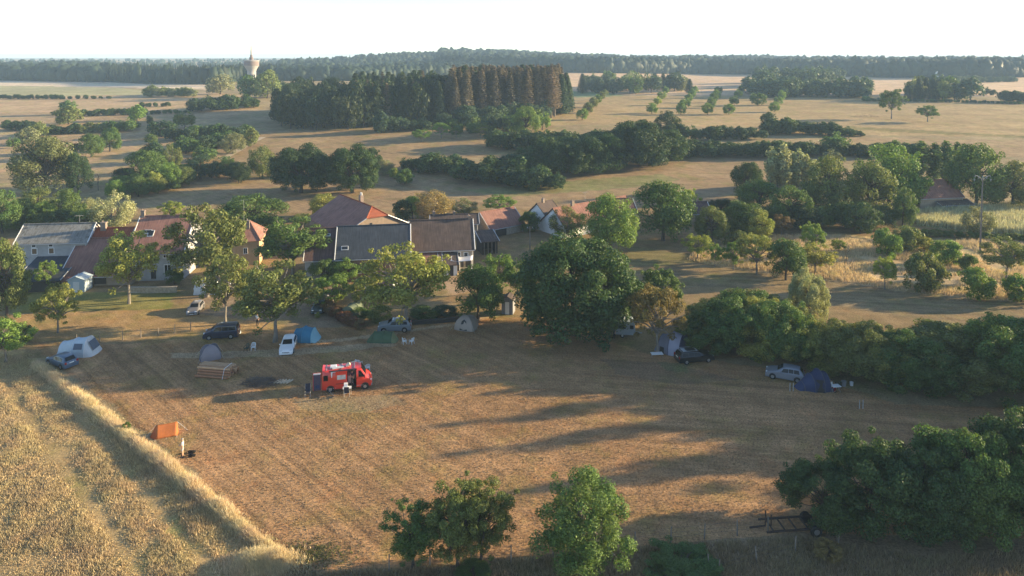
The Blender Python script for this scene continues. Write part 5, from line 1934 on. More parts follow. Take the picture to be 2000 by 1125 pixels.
def person(label, P, yaw, shirt, legs, hair=(.05, .035, .025), shorts=False, sit=False, h=1.75, arms='down', group=None, z=0.0):
    """figure facing local -Y"""
    t = thing('person', label, 'person', (P[0], P[1], P[2] + z), yaw, group)
    k = h / 1.75
    dz = -.42 if sit else 0.0
    V, E, Rr = [], [], []

    def add(p, r, par=None):
        V.append(Vector(p) * k)
        Rr.append(r * k if not isinstance(r, tuple) else (r[0] * k, r[1] * k))
        if par is not None: E.append((par, len(V) - 1))
        return len(V) - 1
    pel = add((0, 0, .95 + dz), .125)
    wa = add((0, -.01, 1.12 + dz), .115, pel)
    ch = add((0, 0, 1.32 + dz), .135, wa)
    nk0 = add((0, .01, 1.46 + dz), .07, ch)
    nk = add((0, 0, 1.53 + dz), .052, nk0)
    hd = add((0, -.01, 1.61 + dz), .082, nk)
    add((0, -.005, 1.70 + dz), .075, hd)
    legi, armi = [], []
    for s in (-1, 1):
        hp = add((s * .095, 0, .90 + dz), .09, pel)
        if sit:
            kn = add((s * .12, -.44, .50), .065, hp)
            an = add((s * .12, -.42, .10), .042, kn)
            ft = add((s * .13, -.56, .045), .04, an)
        else:
            kn = add((s * .10, -.015, .50), .062, hp)
            an = add((s * .105, .02, .09), .042, kn)
            ft = add((s * .125, -.12, .04), .04, an)
        legi.append((hp, kn, an, ft))
        sh = add((s * .185, .0, 1.41 + dz), .06, ch)
        if arms == 'down':
            el = add((s * .235, .03, 1.13 + dz), .045, sh)
            wr = add((s * .225, -.07, .90 + dz), .032, el)
        else:
            el = add((s * .22, -.02, 1.13 + dz), .045, sh)
            wr = add((s * .09, -.24, 1.12 + dz), .032, el)
        d = (V[wr] - V[el]).normalized()
        hn = add(tuple((V[wr] + d * .07 * k) / k), (.035, .022), wr)
        for f in range(5):
            o_ = Vector((s * (.02 if f < 4 else -.03), (f - 1.5) * .016 if f < 4 else -.03, 0))
            b0 = V[hn] / k + o_ * .6
            q = add(tuple(b0 + d * .03), .0085, hn)
            add(tuple(b0 + o_ * .3 + d * (.06 + .008 * (2 - abs(f - 2)))), .0075, q)
        armi.append((sh, el, wr))
    skin('body', V, E, Rr, SKIN, t)
    # nose, eyes, ears
    f = MB()
    f.ell((0, -.093 * k, (1.61 + dz) * k), (.014 * k, .02 * k, .02 * k), 6, 4)
    f.build('nose', SKIN, t)
    for s in (-1, 1):
        MB().ell((s * .03 * k, -.08 * k, (1.635 + dz) * k), (.011 * k, .009 * k, .007 * k), 6, 4).build('eye', TRIM, t)
        MB().ell((s * .083 * k, 0, (1.62 + dz) * k), (.012 * k, .02 * k, .03 * k), 6, 4).build('ear', SKIN, t)
    hb = MB()
    hb.ell((0, .012 * k, (1.685 + dz) * k), (.088 * k, .098 * k, .078 * k), 10, 6)
    hb.build('hair', mat('hair_%d' % int(hair[0] * 1000), hair, .7, .2, 9), t, True)
    # clothing
    cv = [V[pel] + Vector((0, 0, -.02)), V[wa], V[ch], V[nk0] + Vector((0, 0, -.02))]
    ce, cr = [(0, 1), (1, 2), (2, 3)], [.142 * k, .135 * k, .152 * k, .078 * k]
    for (sh, el, wr) in armi:
        i = len(cv)
        cv += [V[sh], V[sh].lerp(V[el], .75)]
        ce += [(2, i), (i, i + 1)]
        cr += [.074 * k, .062 * k]
    skin('shirt', cv, ce, cr, shirt, t)
    cv = [V[pel] + Vector((0, 0, .05)), V[pel] + Vector((0, 0, -.02))]
    ce, cr = [(0, 1)], [.138 * k, .142 * k]
    for (hp, kn, an, ft) in legi:
        i = len(cv)
        if shorts:
            cv += [V[hp], V[hp].lerp(V[kn], .85)]
            ce += [(1, i), (i, i + 1)]
            cr += [.102 * k, .085 * k]
        else:
            cv += [V[hp], V[kn], V[an]]
            ce += [(1, i), (i, i + 1), (i + 1, i + 2)]
            cr += [.102 * k, .076 * k, .062 * k]
    skin('shorts' if shorts else 'trousers', cv, ce, cr, legs, t)
    for (hp, kn, an, ft) in legi:
        c = V[an].lerp(V[ft], .55)
        MB().ell((c.x, c.y - .01, .045), (.05 * k, .13 * k, .05), 8, 5).build('shoe', TRIM, t, True)
    return t


def cloth(name, c):
    return mat(name, c, .9, .1, 8)


person('person in a pale shirt and grey shorts standing near the orange tent', at(357, 892), R(-78), cloth('shirt_pale', (.55, .54, .52)), cloth('shorts_grey', (.40, .42, .42)), (.42, .38, .34), True, arms='front', h=1.8)
person('person in a dark top standing in the open van doorway', vloc(VL * .60, .45, .50), VYAW + R(-20), cloth('top_dark', (.05, .03, .05)), cloth('trousers_dark', (.02, .022, .03)), h=1.7)
person('person in dark clothes left of the group behind the dark green car', at(612, 592), R(20), cloth('jacket_grey', (.10, .10, .11)), cloth('trousers_dark', (.02, .022, .03)))
person('middle person of the group behind the dark green car', at(628, 593), R(-10), cloth('jacket_brown', (.09, .07, .05)), cloth('trousers_dark', (.02, .022, .03)))
person('person in a pale top right of the group behind the dark green car', at(640, 594), R(30), cloth('top_grey_blue', (.30, .32, .36)), cloth('jeans', (.04, .05, .09)))
person('person in a white shirt standing under the walnut trees', at(503, 636), R(0), cloth('shirt_white', (.76, .76, .76)), cloth('trousers_dark', (.02, .022, .03)))
person('person in a white top seated at the white table by the navy tent', at(1623, 763), R(40), cloth('shirt_white', (.76, .76, .76)), cloth('trousers_red', (.22, .02, .03)), sit=True)
person('person in dark clothes beside the grey caravan', at(1199, 664), R(10), cloth('jacket_grey', (.10, .10, .11)), cloth('trousers_dark', (.02, .022, .03)))


# ------------------------------------------------------------------ furniture
PLASTIC = mat('white_plastic', (.78, .78, .78), .5, .03, 4)
GREENPL = mat('dark_green_plastic', (.03, .05, .04), .5, .05, 4)
DARKCL = mat('dark_canvas', (.035, .035, .055), .9, .1, 8)


def plastic_chair(label, P, yaw, m=PLASTIC, group=None):
    t = thing('plastic_chair', label, 'chair', P, yaw, group)
    b = MB(); b.box((0, 0, .42), (.46, .44, .035)); b.build('seat', m, t)
    b = MB()
    n = 8
    for i in range(n):
        a0, a1 = -1 + 2 * i / n, -1 + 2 * (i + 1) / n
        if i % 2 == 0 or i in (0, n - 1):
            f = lambda a: .25 * a
            h0, h1 = .92 - .10 * a0 * a0, .92 - .10 * a1 * a1
            b.add([(f(a0), .20, .43), (f(a1), .20, .43), (f(a1), .27 - .05 * a1 * a1, h1), (f(a0), .27 - .05 * a0 * a0, h0),
                   (f(a0), .225, .43), (f(a1), .225, .43), (f(a1), .295 - .05 * a1 * a1, h1), (f(a0), .295 - .05 * a0 * a0, h0)],
                  [(0, 1, 2, 3), (7, 6, 5, 4), (0, 4, 5, 1), (1, 5, 6, 2), (2, 6, 7, 3), (3, 7, 4, 0)])
    b.path([(-.25, .25, .80), (-.15, .28, .90), (0, .29, .93), (.15, .28, .90), (.25, .25, .80)], .03, 5)
    b.build('backrest', m, t)
    for s in (-1, 1):
        for y in (-.2, .2):
            q = MB(); q.path([(s * .22, y, .42), (s * .26, y * 1.25, 0)], [.035, .025], 5); q.build('leg', m, t)
        q = MB(); q.path([(s * .25, -.20, .42), (s * .28, -.22, .63), (s * .28, .10, .66), (s * .25, .24, .70)], .028, 5); q.build('armrest', m, t)
    return t


def camp_chair(label, P, yaw, group=None):
    t = thing('camp_chair', label, 'chair', P, yaw, group)
    b = MB(); b.box((0, -.02, .42), (.52, .48, .03)); b.build('seat', DARKCL, t)
    b = MB(); b.box((0, .34, .82), (.52, .03, .82), rx=R(-16)); b.build('backrest', DARKCL, t)
    for s in (-1, 1):
        b = MB(); b.path([(s * .28, -.28, 0), (s * .28, .22, .62), (s * .28, .42, 1.2)], .018, 5); b.build('leg', PIPE, t)
        b = MB(); b.path([(s * .28, .30, 0), (s * .28, -.24, .60)], .018, 5); b.build('leg', PIPE, t)
        b = MB(); b.box((s * .28, -.03, .62), (.05, .48, .03)); b.build('armrest', TRIM, t)
    return t


def folding_table(label, P, yaw, w=1.1, d=.7, h=.7, m=PLASTIC):
    t = thing('folding_table', label, 'table', P, yaw)
    MB().box((0, 0, h), (w, d, .04)).build('table_top', m, t)
    for s in (-1, 1):
        for y in (-1, 1):
            MB().tube((s * w * .42, y * d * .42, h - .02), (s * w * .46, y * d * .30 * -1, 0), .018, .018, 5).build('leg', PIPE, t)
    return t


plastic_chair('white plastic chair alone on the grass left of the white car', at(495, 684), R(10))
plastic_chair('dark green plastic chair left of the lone white chair', at(482, 686), R(-15), GREENPL)
plastic_chair('left white plastic chair beside the green tent', at(790, 672), R(120))
plastic_chair('right white plastic chair beside the green tent', at(804, 672), R(240))
plastic_chair('farthest white plastic chair behind the red van', at(702, 716), R(160))
plastic_chair('rightmost white plastic chair behind the red van', at(718, 724), R(200))
plastic_chair('white plastic chair half hidden by the red van cab', at(709, 731), R(60))
plastic_chair('white plastic chair just over the red van roof', at(691, 718), R(-60))
camp_chair('dark camping chair with pale legs behind the red van tail', at(601, 773), R(12))
camp_chair('dark camping chair facing the red van side door', at(678, 773), R(184))
folding_table('white folding kitchen table before the red van side door', vloc(VL * .50, -.75), VYAW, .95, .6, .78)
t = thing('cool_box', 'tall white camping cupboard in front of the red van', 'cupboard', vloc(VL * .475, -.35), VYAW)
MB().box((0, 0, .55), (.42, .42, 1.1)).build('cabinet', PLASTIC, t)
MB().box((0, -.215, .55), (.36, .015, .95)).build('door', FRAME, t)
MB().box((.14, -.232, .6), (.03, .03, .14)).build('handle', PIPE, t)
folding_table('white folding table between the navy tent and the hedge', at(1632, 765), R(10), 1.0, .7)
plastic_chair('dark chair at the white table by the navy tent', at(1638, 758), R(180), GREENPL)
plastic_chair('white chair of the seated person by the navy tent', at(1623, 763) + Vector((.05, .1, 0)), R(40))
folding_table('low white table beside the blue dome tent', at(1283, 697), R(5), 1.5, .8, .45)


def bucket(label, P, m, r=.22, h=.42):
    t = thing('bucket', label, 'bucket', P)
    b = MB()
    n = 14
    b.loft([[(q * math.cos(2 * math.pi * i / n), q * math.sin(2 * math.pi * i / n), z) for i in range(n)] for q, z in ((r * .78, 0), (r, h), (r * .92, h), (r * .74, .05))], cap=True)
    b.build('tub', m, t, True)
    b = MB()
    b.path([(-r, 0, h), (-r * .6, -.03, h + .10), (0, -.05, h + .14), (r * .6, -.03, h + .10), (r, 0, h)], .012, 5)
    b.build('handle', PIPE, t)


bucket('grey bucket by the hedge right of the navy tent', at(1648, 754), mat('grey_plastic', (.30, .30, .31), .6, .05, 4), .28, .6)
bucket('small white bucket at the foot of the tall hedge', at(1663, 753), PLASTIC)
bucket('white drum at the end of the low grey wall', at(383, 574), PLASTIC, .35, .95)


def dark_bag(label, P, yaw):
    t = thing('bag', label, 'bag', P, yaw)
    b = MB()
    b.loft([[(x, .13 * w * math.cos(a), .15 + .14 * w * math.sin(a)) for a in [2 * math.pi * i / 10 for i in range(10)]] for x, w in ((-.34, .55), (-.28, .95), (0, 1.05), (.28, .95), (.34, .55))])
    b.build('holdall', mat('bag_black', (.02, .016, .014), .8, .2, 6), t, True)
    b = MB()
    b.path([(-.25, 0, .22), (-.7, .02, .04), (-1.25, -.03, .03)], .03, 5)
    b.build('strap', mat('bag_black', (.02, .016, .014)), t)


dark_bag('upper dark bag lying beside the standing person', at(375, 885), R(6))
dark_bag('lower dark bag lying beside the standing person', at(375, 892), R(6))


# ------------------------------------------------------------------ tents
def tentcloth(name, c, v=.08):
    return mat(name, c, .75, v, .9, .03, bscale=2.2)


def dome_tent(label, P, yaw, w, d, h, c1, c2, door=None, porch=0.0, wide_panel=False, name='dome_tent'):
    """crossed-pole dome; panels as parts; porch extends to local -Y"""
    t = thing(name, label, 'tent', P, yaw)
    n, m_ = 24, 9

    def pt(a, k, off=0.0):
        # k 0 at the ground, 1 at the top; squarish plan
        ca, sa = math.cos(a), math.sin(a)
        q = 1 / max(abs(ca), abs(sa)) ** .62
        prof = math.cos(k * math.pi / 2) ** .80
        z = h * math.sin(k * math.pi / 2) ** .92
        return Vector(((w / 2 + off) * q * ca * prof, (d / 2 + off) * q * sa * prof, z + off))
    for s in range(4):
        b = MB()
        g = []
        a0 = -math.pi / 4 + s * math.pi / 2
        for j in range(m_ + 1):
            for i in range(7):
                a = a0 + (math.pi / 2) * i / 6
                sag = -.05 * math.sin(math.pi * i / 6) * math.sin(math.pi * j / m_) * (w / 3)
                g.append(pt(a, j / m_, sag))
        b.add(g, [(j * 7 + i, j * 7 + i + 1, (j + 1) * 7 + i + 1, (j + 1) * 7 + i) for j in range(m_) for i in range(6)])
        o = b.build('fly_panel', c2 if s % 2 else c1, t, True)
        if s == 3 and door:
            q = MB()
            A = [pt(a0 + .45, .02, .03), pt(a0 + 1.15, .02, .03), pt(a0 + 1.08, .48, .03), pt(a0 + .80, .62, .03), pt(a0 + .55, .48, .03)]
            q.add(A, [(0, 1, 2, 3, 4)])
            q.build('door_shade', door, o)  # dark patch paints the shaded inside of the open door
    for s in range(4):
        a = math.pi / 4 + s * math.pi / 2
        MB().path([pt(a, j / 8, .02) for j in range(9)], .02, 5).build('pole_sleeve', c2, t)
    for s in range(4):
        a = math.pi / 4 + s * math.pi / 2
        q = pt(a, .45)
        e = pt(a, 0) * 1.35
        e.z = 0
        MB().tube(q, e, .008, .008, 4).build('guy_line', FRAME, t)
    if porch:
        b = MB()
        rows = []
        for j in range(5):
            k = j / 4
            y = -d / 2 * .75 - porch * k
            ww = w * .40 * (1 - .25 * k)
            hh = h * (.82 - .45 * k * k)
            rows.append([(ww * math.cos(a) * -1.0, y, max(0, hh * math.sin(a) ** .7)) for a in [math.pi * i / 10 for i in range(11)]])
        b.loft(rows, cap=False, close=False)
        b.build('porch', c1, t, True)
    return t


def tunnel_tent(label, P, yaw, hoops, c1, win=None, front=None, rear=.6, frontrun=.9, sleeve=None, name='tunnel_tent', patch_mat=None, alt=None, win_or_doorshade=()):
    """hoops: (x, half width, height) along local x"""
    t = thing(name, label, 'tent', P, yaw)
    n = 14

    def hp(x, hw, h):
        return [(x, -hw * math.cos(a) * (1.0 if True else 1), max(0, h * math.sin(a) ** .78)) for a in [math.pi * i / n for i in range(n + 1)]]
    for i in range(len(hoops) - 1):
        A, B = hoops[i], hoops[i + 1]
        rows = []
        for j in range(4):
            k = j / 3
            dip = 1 - .05 * math.sin(math.pi * k)
            rows.append(hp(A[0] + (B[0] - A[0]) * k, (A[1] + (B[1] - A[1]) * k) * dip, (A[2] + (B[2] - A[2]) * k) * dip))
        b = MB()
        b.loft(rows, cap=False, close=False)
        b.build('fly_panel', (alt if alt and i % 2 else c1), t, True)
    for x, hw, h in hoops:
        MB().path([Vector(p) * 1.0 + Vector((0, 0, .015)) for p in hp(x, hw * 1.012, h * 1.008)], .028, 5).build('pole_sleeve', sleeve or c1, t)
    for (hpz, dx, nm) in ((hoops[0], -rear, 'rear_panel'), (hoops[-1], frontrun, 'front_panel')):
        x, hw, h = hpz
        b = MB()
        foot = [(x + dx * (1 - (2 * i / n - 1) ** 2 * .5), -hw * .96 * math.cos(math.pi * i / n), 0) for i in range(n + 1)]
        rows = [hp(x, hw, h)]
        for k in (.5, 1.0):
            rows.append([tuple(Vector(a).lerp(Vector(c), k)) for a, c in zip(rows[0], foot)])
        b.loft(rows, cap=False, close=False)
        b.build(nm, front if (front and nm == 'front_panel') else c1, t, True)
    for (x0, x1, z0, z1) in win_or_doorshade:
        def on(x, z):
            for i in range(len(hoops) - 1):
                A, B = hoops[i], hoops[i + 1]
                if A[0] <= x <= B[0]:
                    k = (x - A[0]) / (B[0] - A[0])
                    hw, h = A[1] + (B[1] - A[1]) * k, A[2] + (B[2] - A[2]) * k
                    a = math.asin(min(1, (z / h) ** (1 / .78)))
                    return Vector((x, -hw * math.cos(a) - .03, z + .01))
        b = MB()
        b.add([on(x0, z0), on(x1, z0), on(x1, z1), on(x0, z1)], [(0, 1, 2, 3)])
        b.build('window', patch_mat or DARKCL, t)  # black on two tents: paints shade inside the doorway, no window
    if win:
        x, hw, h = hoops[-1]
        b = MB()
        f = frontrun
        b.add([(x + f * .72 + .05, -hw * .55, h * .30), (x + f * .72 + .05, hw * .55, h * .30), (x + f * .22 + .05, hw * .5, h * .80), (x + f * .22 + .05, -hw * .5, h * .80)], [(0, 1, 2, 3)])
        b.build('front_window', win, t)
    return t


PB = tentcloth('tent_pale_blue', (.50, .57, .62))
tunnel_tent('large pale blue tunnel tent with grey side windows', at(146, 696) + Vector((0, 1.0, 0)), R(4), [(-2.0, 1.25, 1.55), (-.35, 1.45, 1.95), (1.25, 1.5, 2.15)], PB,
            win=mat('tent_window', (.10, .12, .16), .3, .1, 3), front=tentcloth('tent_white_grey', (.58, .57, .56)), rear=.5, frontrun=1.15, sleeve=tentcloth('tent_sleeve_white', (.66, .67, .68)),
            patch_mat=mat('tent_window', (.10, .12, .16)), win_or_doorshade=((-.1, 1.0, 1.0, 1.62),))
dome_tent('small grey-violet dome tent near the log pile', at(411, 698), R(28), 2.6, 2.3, 1.65, tentcloth('tent_violet_grey', (.11, .10, .125)), tentcloth('tent_mauve', (.27, .235, .25)))
tunnel_tent('turquoise blue tent beside the white hatchback', at(596, 666) + Vector((0, .6, 0)), R(-4), [(-1.4, 1.15, 1.35), (-.2, 1.35, 1.75), (1.0, 1.25, 1.55)], tentcloth('tent_turquoise', (.035, .20, .34)),
            front=tentcloth('tent_pale_turquoise', (.22, .42, .50)), rear=.55, frontrun=.85, sleeve=tentcloth('tent_turquoise_light', (.08, .30, .44)))
tunnel_tent('low green tunnel tent in front of the grey car', at(747, 667) + Vector((0, .4, 0)), R(-2), [(-1.2, 1.0, 1.15), (.2, 1.1, 1.28), (1.3, 1.0, 1.15)], tentcloth('tent_green', (.065, .115, .062)),
            front=tentcloth('tent_olive', (.17, .19, .09)), rear=.95, frontrun=.75, sleeve=tentcloth('tent_green_dark', (.05, .09, .05)))
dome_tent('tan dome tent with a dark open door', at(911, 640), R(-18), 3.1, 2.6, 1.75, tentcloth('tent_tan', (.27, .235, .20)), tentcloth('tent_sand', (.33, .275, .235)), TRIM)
tunnel_tent('blue and grey striped dome tent beside the black estate car', at(1323, 690) + Vector((0, .8, 0)), R(-32), [(-1.9, 1.6, 1.7), (-.45, 1.9, 2.35), (1.0, 1.95, 2.4)], tentcloth('tent_slate_violet', (.15, .155, .21)),
            alt=tentcloth('tent_pale_violet', (.27, .28, .37)), front=tentcloth('tent_dark_blue', (.045, .05, .10)), rear=.7, frontrun=.9, sleeve=tentcloth('tent_dark_blue', (.045, .05, .10)), patch_mat=TRIM, win_or_doorshade=((-1.6, -1.0, .03, .8),))  # black side patch paints the shade of the open entrance
tunnel_tent('navy blue tent with an open doorway near the hedge', at(1596, 763) + Vector((0, .8, 0)), R(6), [(-1.5, .75, .75), (-.5, 1.25, 1.6), (.5, 1.45, 2.1), (1.3, 1.3, 1.75)], tentcloth('tent_navy', (.03, .045, .11)), alt=tentcloth('tent_navy_dark', (.022, .032, .085)), rear=.75, frontrun=.7, sleeve=tentcloth('tent_navy_edge', (.10, .10, .10)), patch_mat=TRIM, win_or_doorshade=((-.3, .42, .03, 1.35),))  # black side patch paints the shade inside the doorway
tunnel_tent('small bright green pop-up tent behind the navy car', at(459, 650), R(20), [(-.5, .55, .9), (.3, .65, 1.1)], tentcloth('tent_bright_green', (.16, .42, .10)), front=PB, rear=.3, frontrun=.5)
tunnel_tent('white arched tarpaulin shelter in the farm yard', at(401, 574) + Vector((0, .8, 0)), R(2), [(-1.6, 1.3, 1.9), (0, 1.35, 2.0), (1.6, 1.3, 1.9)], tentcloth('tarp_white', (.60, .64, .68)), rear=.3, frontrun=.3, name='tarp_shelter')
tunnel_tent('low white tarpaulin hood right of the arched shelter', at(428, 574) + Vector((0, .8, 0)), R(2), [(-1.2, 1.1, 1.5), (1.2, 1.1, 1.5)], tentcloth('tarp_white', (.60, .64, .68)), rear=.3, frontrun=.3, name='tarp_shelter')
tunnel_tent('green net-covered garden tunnel beside the reddish hedge', at(690, 616), R(70), [(-1.3, 1.2, 1.75), (0, 1.25, 1.85), (1.3, 1.2, 1.75)], tentcloth('net_green', (.13, .16, .11)), rear=.4, frontrun=.3, name='garden_tunnel')


def ridge_tent():
    A = at(326, 848)
    yaw = R(22)
    t = thing('ridge_tent', 'rust orange ridge tent beside the tall grass strip', 'tent', A, yaw)
    c = tentcloth('tent_orange', (.40, .125, .035), .14)
    L, w, h = 1.95, 1.5, 1.12
    for s in (-1, 1):
        b = MB()
        g = []
        for j in range(7):
            for i in range(9):
                u, v = i / 8, j / 6
                x = -L / 2 + L * u
                y = s * (w / 2) * (1 - v)
                z = h * v - .07 * math.sin(math.pi * v) * math.sin(math.pi * u) - .035 * math.sin(math.pi * u) * v + .06 * (1 - v)
                g.append((x, y, z))
        b.add(g, [(j * 9 + i, j * 9 + i + 1, (j + 1) * 9 + i + 1, (j + 1) * 9 + i) for j in range(6) for i in range(8)])
        o = b.build('roof_slope', c, t, True)
        md = o.modifiers.new('thick', 'SOLIDIFY'); md.thickness = .01
    flap_shade = tentcloth('tent_orange_shade', (.30, .09, .03))  # tent orange darkened: shade put into the front flaps' colour
    for x, nm in ((-L / 2, 'front_flap'), (L / 2, 'rear_flap')):
        for s in (-1, 1):
            b = MB()
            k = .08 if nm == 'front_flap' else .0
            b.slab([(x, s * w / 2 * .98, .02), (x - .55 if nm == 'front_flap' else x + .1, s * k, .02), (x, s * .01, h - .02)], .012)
            b.build(nm, flap_shade if nm == 'front_flap' else c, t)
        MB().tube((x, 0, 0), (x, 0, h + .05), .022, .018, 6).build('tent_pole', WOOD, t)
    for x, e in ((-L / 2, -1.0), (L / 2, 1.0)):
        MB().tube((x, 0, h), (x + e * .95, 0, 0), .012, .012, 4).build('guy_line', FRAME, t)
    for s in (-1, 1):
        for x in (-L / 2, 0, L / 2):
            MB().tube((x, s * w * .5, .06), (x, s * w * .68, 0), .008, .008, 4).build('guy_line', FRAME, t)


ridge_tent()


# ------------------------------------------------------------------ logs, brush, posts, fences
def log_pile():
    A, B = at(394, 728), at(456, 733)
    yaw = math.atan2(B.y - A.y, B.x - A.x)
    t = thing('log_pile', 'long stack of stripped logs bound with a pale strap', 'log pile', (A + B) / 2, yaw)
    L = (B - A).length
    rnd = random.Random(3)
    ms = [mat('log_a', (.42, .23, .12), .9, .3, 6, .02, stretch=(.3, 4, 4)), mat('log_b', (.50, .31, .18), .9, .3, 6, .02, stretch=(.3, 4, 4)), mat('log_c', (.33, .16, .085), .9, .3, 6, .02, stretch=(.3, 4, 4))]
    r = .155
    for row in range(4):
        n = 8 - row
        for i in range(n):
            y = (i - (n - 1) / 2) * r * 2.05
            z = r + row * r * 1.78
            dx = rnd.uniform(-.25, .25)
            rr = r * rnd.uniform(.85, 1.02)
            b = MB()
            b.tube((-L / 2 + dx, y, z), (L / 2 + dx, y + rnd.uniform(-.03, .03), z), rr, rr * .86, 9)
            b.build('log', rnd.choice(ms), t, True)
    b = MB()
    b.path([(L * .34, -1.3, .02), (L * .34, -.78, 1.12), (L * .34, .78, 1.12), (L * .34, 1.3, .02)], .03, 5)
    b.build('strap', FRAME, t)


log_pile()


def brush_pile(label, px, py, w, d, h, n, seed, col):
    P = at(px, py)
    rnd = random.Random(seed)
    b = MB()
    for _ in range(n):
        a = rnd.uniform(0, 6.28)
        q = rnd.random() ** .6
        x, y = w / 2 * q * math.cos(a), d / 2 * q * math.sin(a)
        z = h * (1 - q * q) * rnd.random()
        th, l = rnd.uniform(0, 6.28), rnd.uniform(.4, 1.2)
        b.tube((x, y, z + .03), (x + l * math.cos(th), y + l * math.sin(th) * .7, max(.02, z + rnd.uniform(-.25, .3))), .025, .01, 4)
    t = thing('brush_pile', label, 'brush pile', P)
    o = b.build('twigs', col, t)
    o['kind'] = 'stuff'
    return t


brush_pile('heap of dark cut branches between the logs and the van', 508, 748, 4.2, 2.4, .55, 340, 4, mat('twigs_dark', (.15, .115, .095), .9, .3, 5))
brush_pile('old fallen branch heap beside the tall lone field tree', 1690, 228, 14, 5, 1.6, 160, 6, mat('twigs_grey', (.13, .10, .08), .9, .3, 5))
for i in range(5):
    P = at(541 + i * 6.2, 746)
    t = thing('split_log', 'pale split log in the short row left of the red van', 'log', P, R(58 + 4 * (i % 3)), 'pale split logs on the grass')
    MB().prism([(-.09, 0), (.09, 0), (.10, .10), (0, .17), (-.10, .09)], 0, -.5, .5).build('billet', mat('split_wood', (.56, .46, .33), .85, .15, 5, .01), t)


def stake_pair(label, px, py, h=.95):
    P = at(px, py)
    t = thing('sapling_guard', label, 'tree guard', P)
    for x in (-.19, .19):
        MB().tube((x, 0, -.05), (x, 0, h), .05, .045, 6).build('stake', mat('pale_stake', (.42, .40, .38), .9, .15, 6), t)
    MB().box((0, 0, h * .62), (.38, .03, .06)).build('crossbar', WOOD, t)
    MB().tube((0, .02, 0), (0, .02, h * 1.05), .02, .01, 5).build('sapling_stem', BARK, t)


stake_pair('pair of pale stakes beside the silver crossover car', 1546, 764)
stake_pair('pair of pale stakes standing alone in the shaded field', 1682, 798)


def wire_fence(label, pts, h=1.1, gap=3.5, m=WOOD, wires=3, name='wire_fence', lean=.06):
    P = [at(*p) for p in pts]
    t = thing(name, label, 'fence', P[0])
    rnd = random.Random(len(pts) * 7 + int(P[0].x))
    tops = []
    for i in range(len(P) - 1):
        d = P[i + 1] - P[i]
        n = max(1, round(d.length / gap))
        for k in range(n + (1 if i == len(P) - 2 else 0)):
            q = P[i].lerp(P[i + 1], k / n) - P[0]
            b = MB()
            top = Vector((q.x + rnd.uniform(-lean, lean), q.y + rnd.uniform(-lean, lean), q.z + h * rnd.uniform(.9, 1.12)))
            b.tube((q.x, q.y, q.z - .1), top, .06, .05, 6)
            b.build('post', m, t)
            tops.append((Vector((q.x, q.y, q.z)), top))
    for w in range(wires):
        f = .35 + .28 * w
        MB().path([a.lerp(c, f) for a, c in tops], .006, 4).build('wire', mat('old_wire', (.10, .09, .085), .7, .2, 4), t)
    return t


wire_fence('old wire fence between the camp field and the lawn above the pale tent', [(150, 668), (240, 664), (310, 655), (372, 646)], 1.15, 2.6, WOOD)
wire_fence('sagging post and wire fence along the bottom of the camp field', [(760, 1116), (998, 1098), (1240, 1068), (1310, 1060), (1440, 1046), (1500, 1040)], 1.2, 3.0, WOOD)
wire_fence('short leaning fence near the bottom right shrubs', [(1385, 1112), (1404, 1122), (1478, 1098), (1553, 1080), (1637, 1066)], 1.3, 2.6, WOOD, 2, lean=.12)


def trailer():
    A = at(1472, 1056)
    B = at(1612, 1046)
    yaw = math.atan2(B.y - A.y, B.x - A.x)
    t = thing('farm_trailer', 'rusty flat farm trailer frame half under the dark thicket', 'trailer', A, yaw)
    rust = mat('rust', (.048, .032, .026), .9, .3, 5, .01)
    L = (B - A).length
    for y in (0, 1.5):
        MB().box((L * .58, y, .62), (L * .80, .10, .14)).build('beam', rust, t)
    for i in range(5):
        MB().box((L * (.28 + .16 * i), .75, .625), (.09, 1.40, .10)).build('crossbar', rust, t)
    MB().path([(0, .75, .55), (L * .18, .75, .60), (L * .22, .75, .60)], .07, 6).build('drawbar', rust, t)
    MB().box((L * .22, .75, 1.2), (.08, .08, 1.3)).build('upright', rust, t)
    MB().box((L * .30, .75, 1.02), (.07, .07, .9)).build('upright', rust, t)
    for y in (-.12, 1.62):
        wheel2(t, L * .86, y, .46, -1 if y < 0 else 1)


trailer()


def caravan():
    P = at(1214, 660)
    t = thing('caravan', 'weathered pale grey caravan half hidden between the lime tree and the brown tree', 'caravan', P, R(-8))
    c = mat('caravan_shell', (.27, .31, .35), .6, .12, 1.2)
    b = MB()
    pr = [(-1.75, .45), (1.75, .45), (1.85, 1.1), (1.75, 1.9), (1.45, 2.28), (-1.45, 2.28), (-1.78, 1.9), (-1.85, 1.1)]
    b.prism(pr, 1, 0, 2.0)
    b.build('shell', c, t)
    MB().box((0, -.012, 1.55), (1.1, .02, .55)).build('window', GLASS, t)
    MB().box((-1.25, -.012, 1.25), (.62, .02, 1.5)).build('door', mat('caravan_door', (.08, .09, .12), .6, .1, 3), t)
    MB().box((1.35, -.012, 1.55), (.5, .02, .5)).build('window', GLASS, t)
    MB().box((0, 1.0, 2.32), (.8, .7, .10)).build('roof_hatch', FRAME, t)
    for y in (.12, 1.88): wheel2(t, .1, y, .31, -1 if y < 1 else 1)
    MB().path([(1.8, .6, .5), (2.8, 1.0, .45), (1.8, 1.4, .5)], .05, 5).build('drawbar', PIPE, t)


caravan()
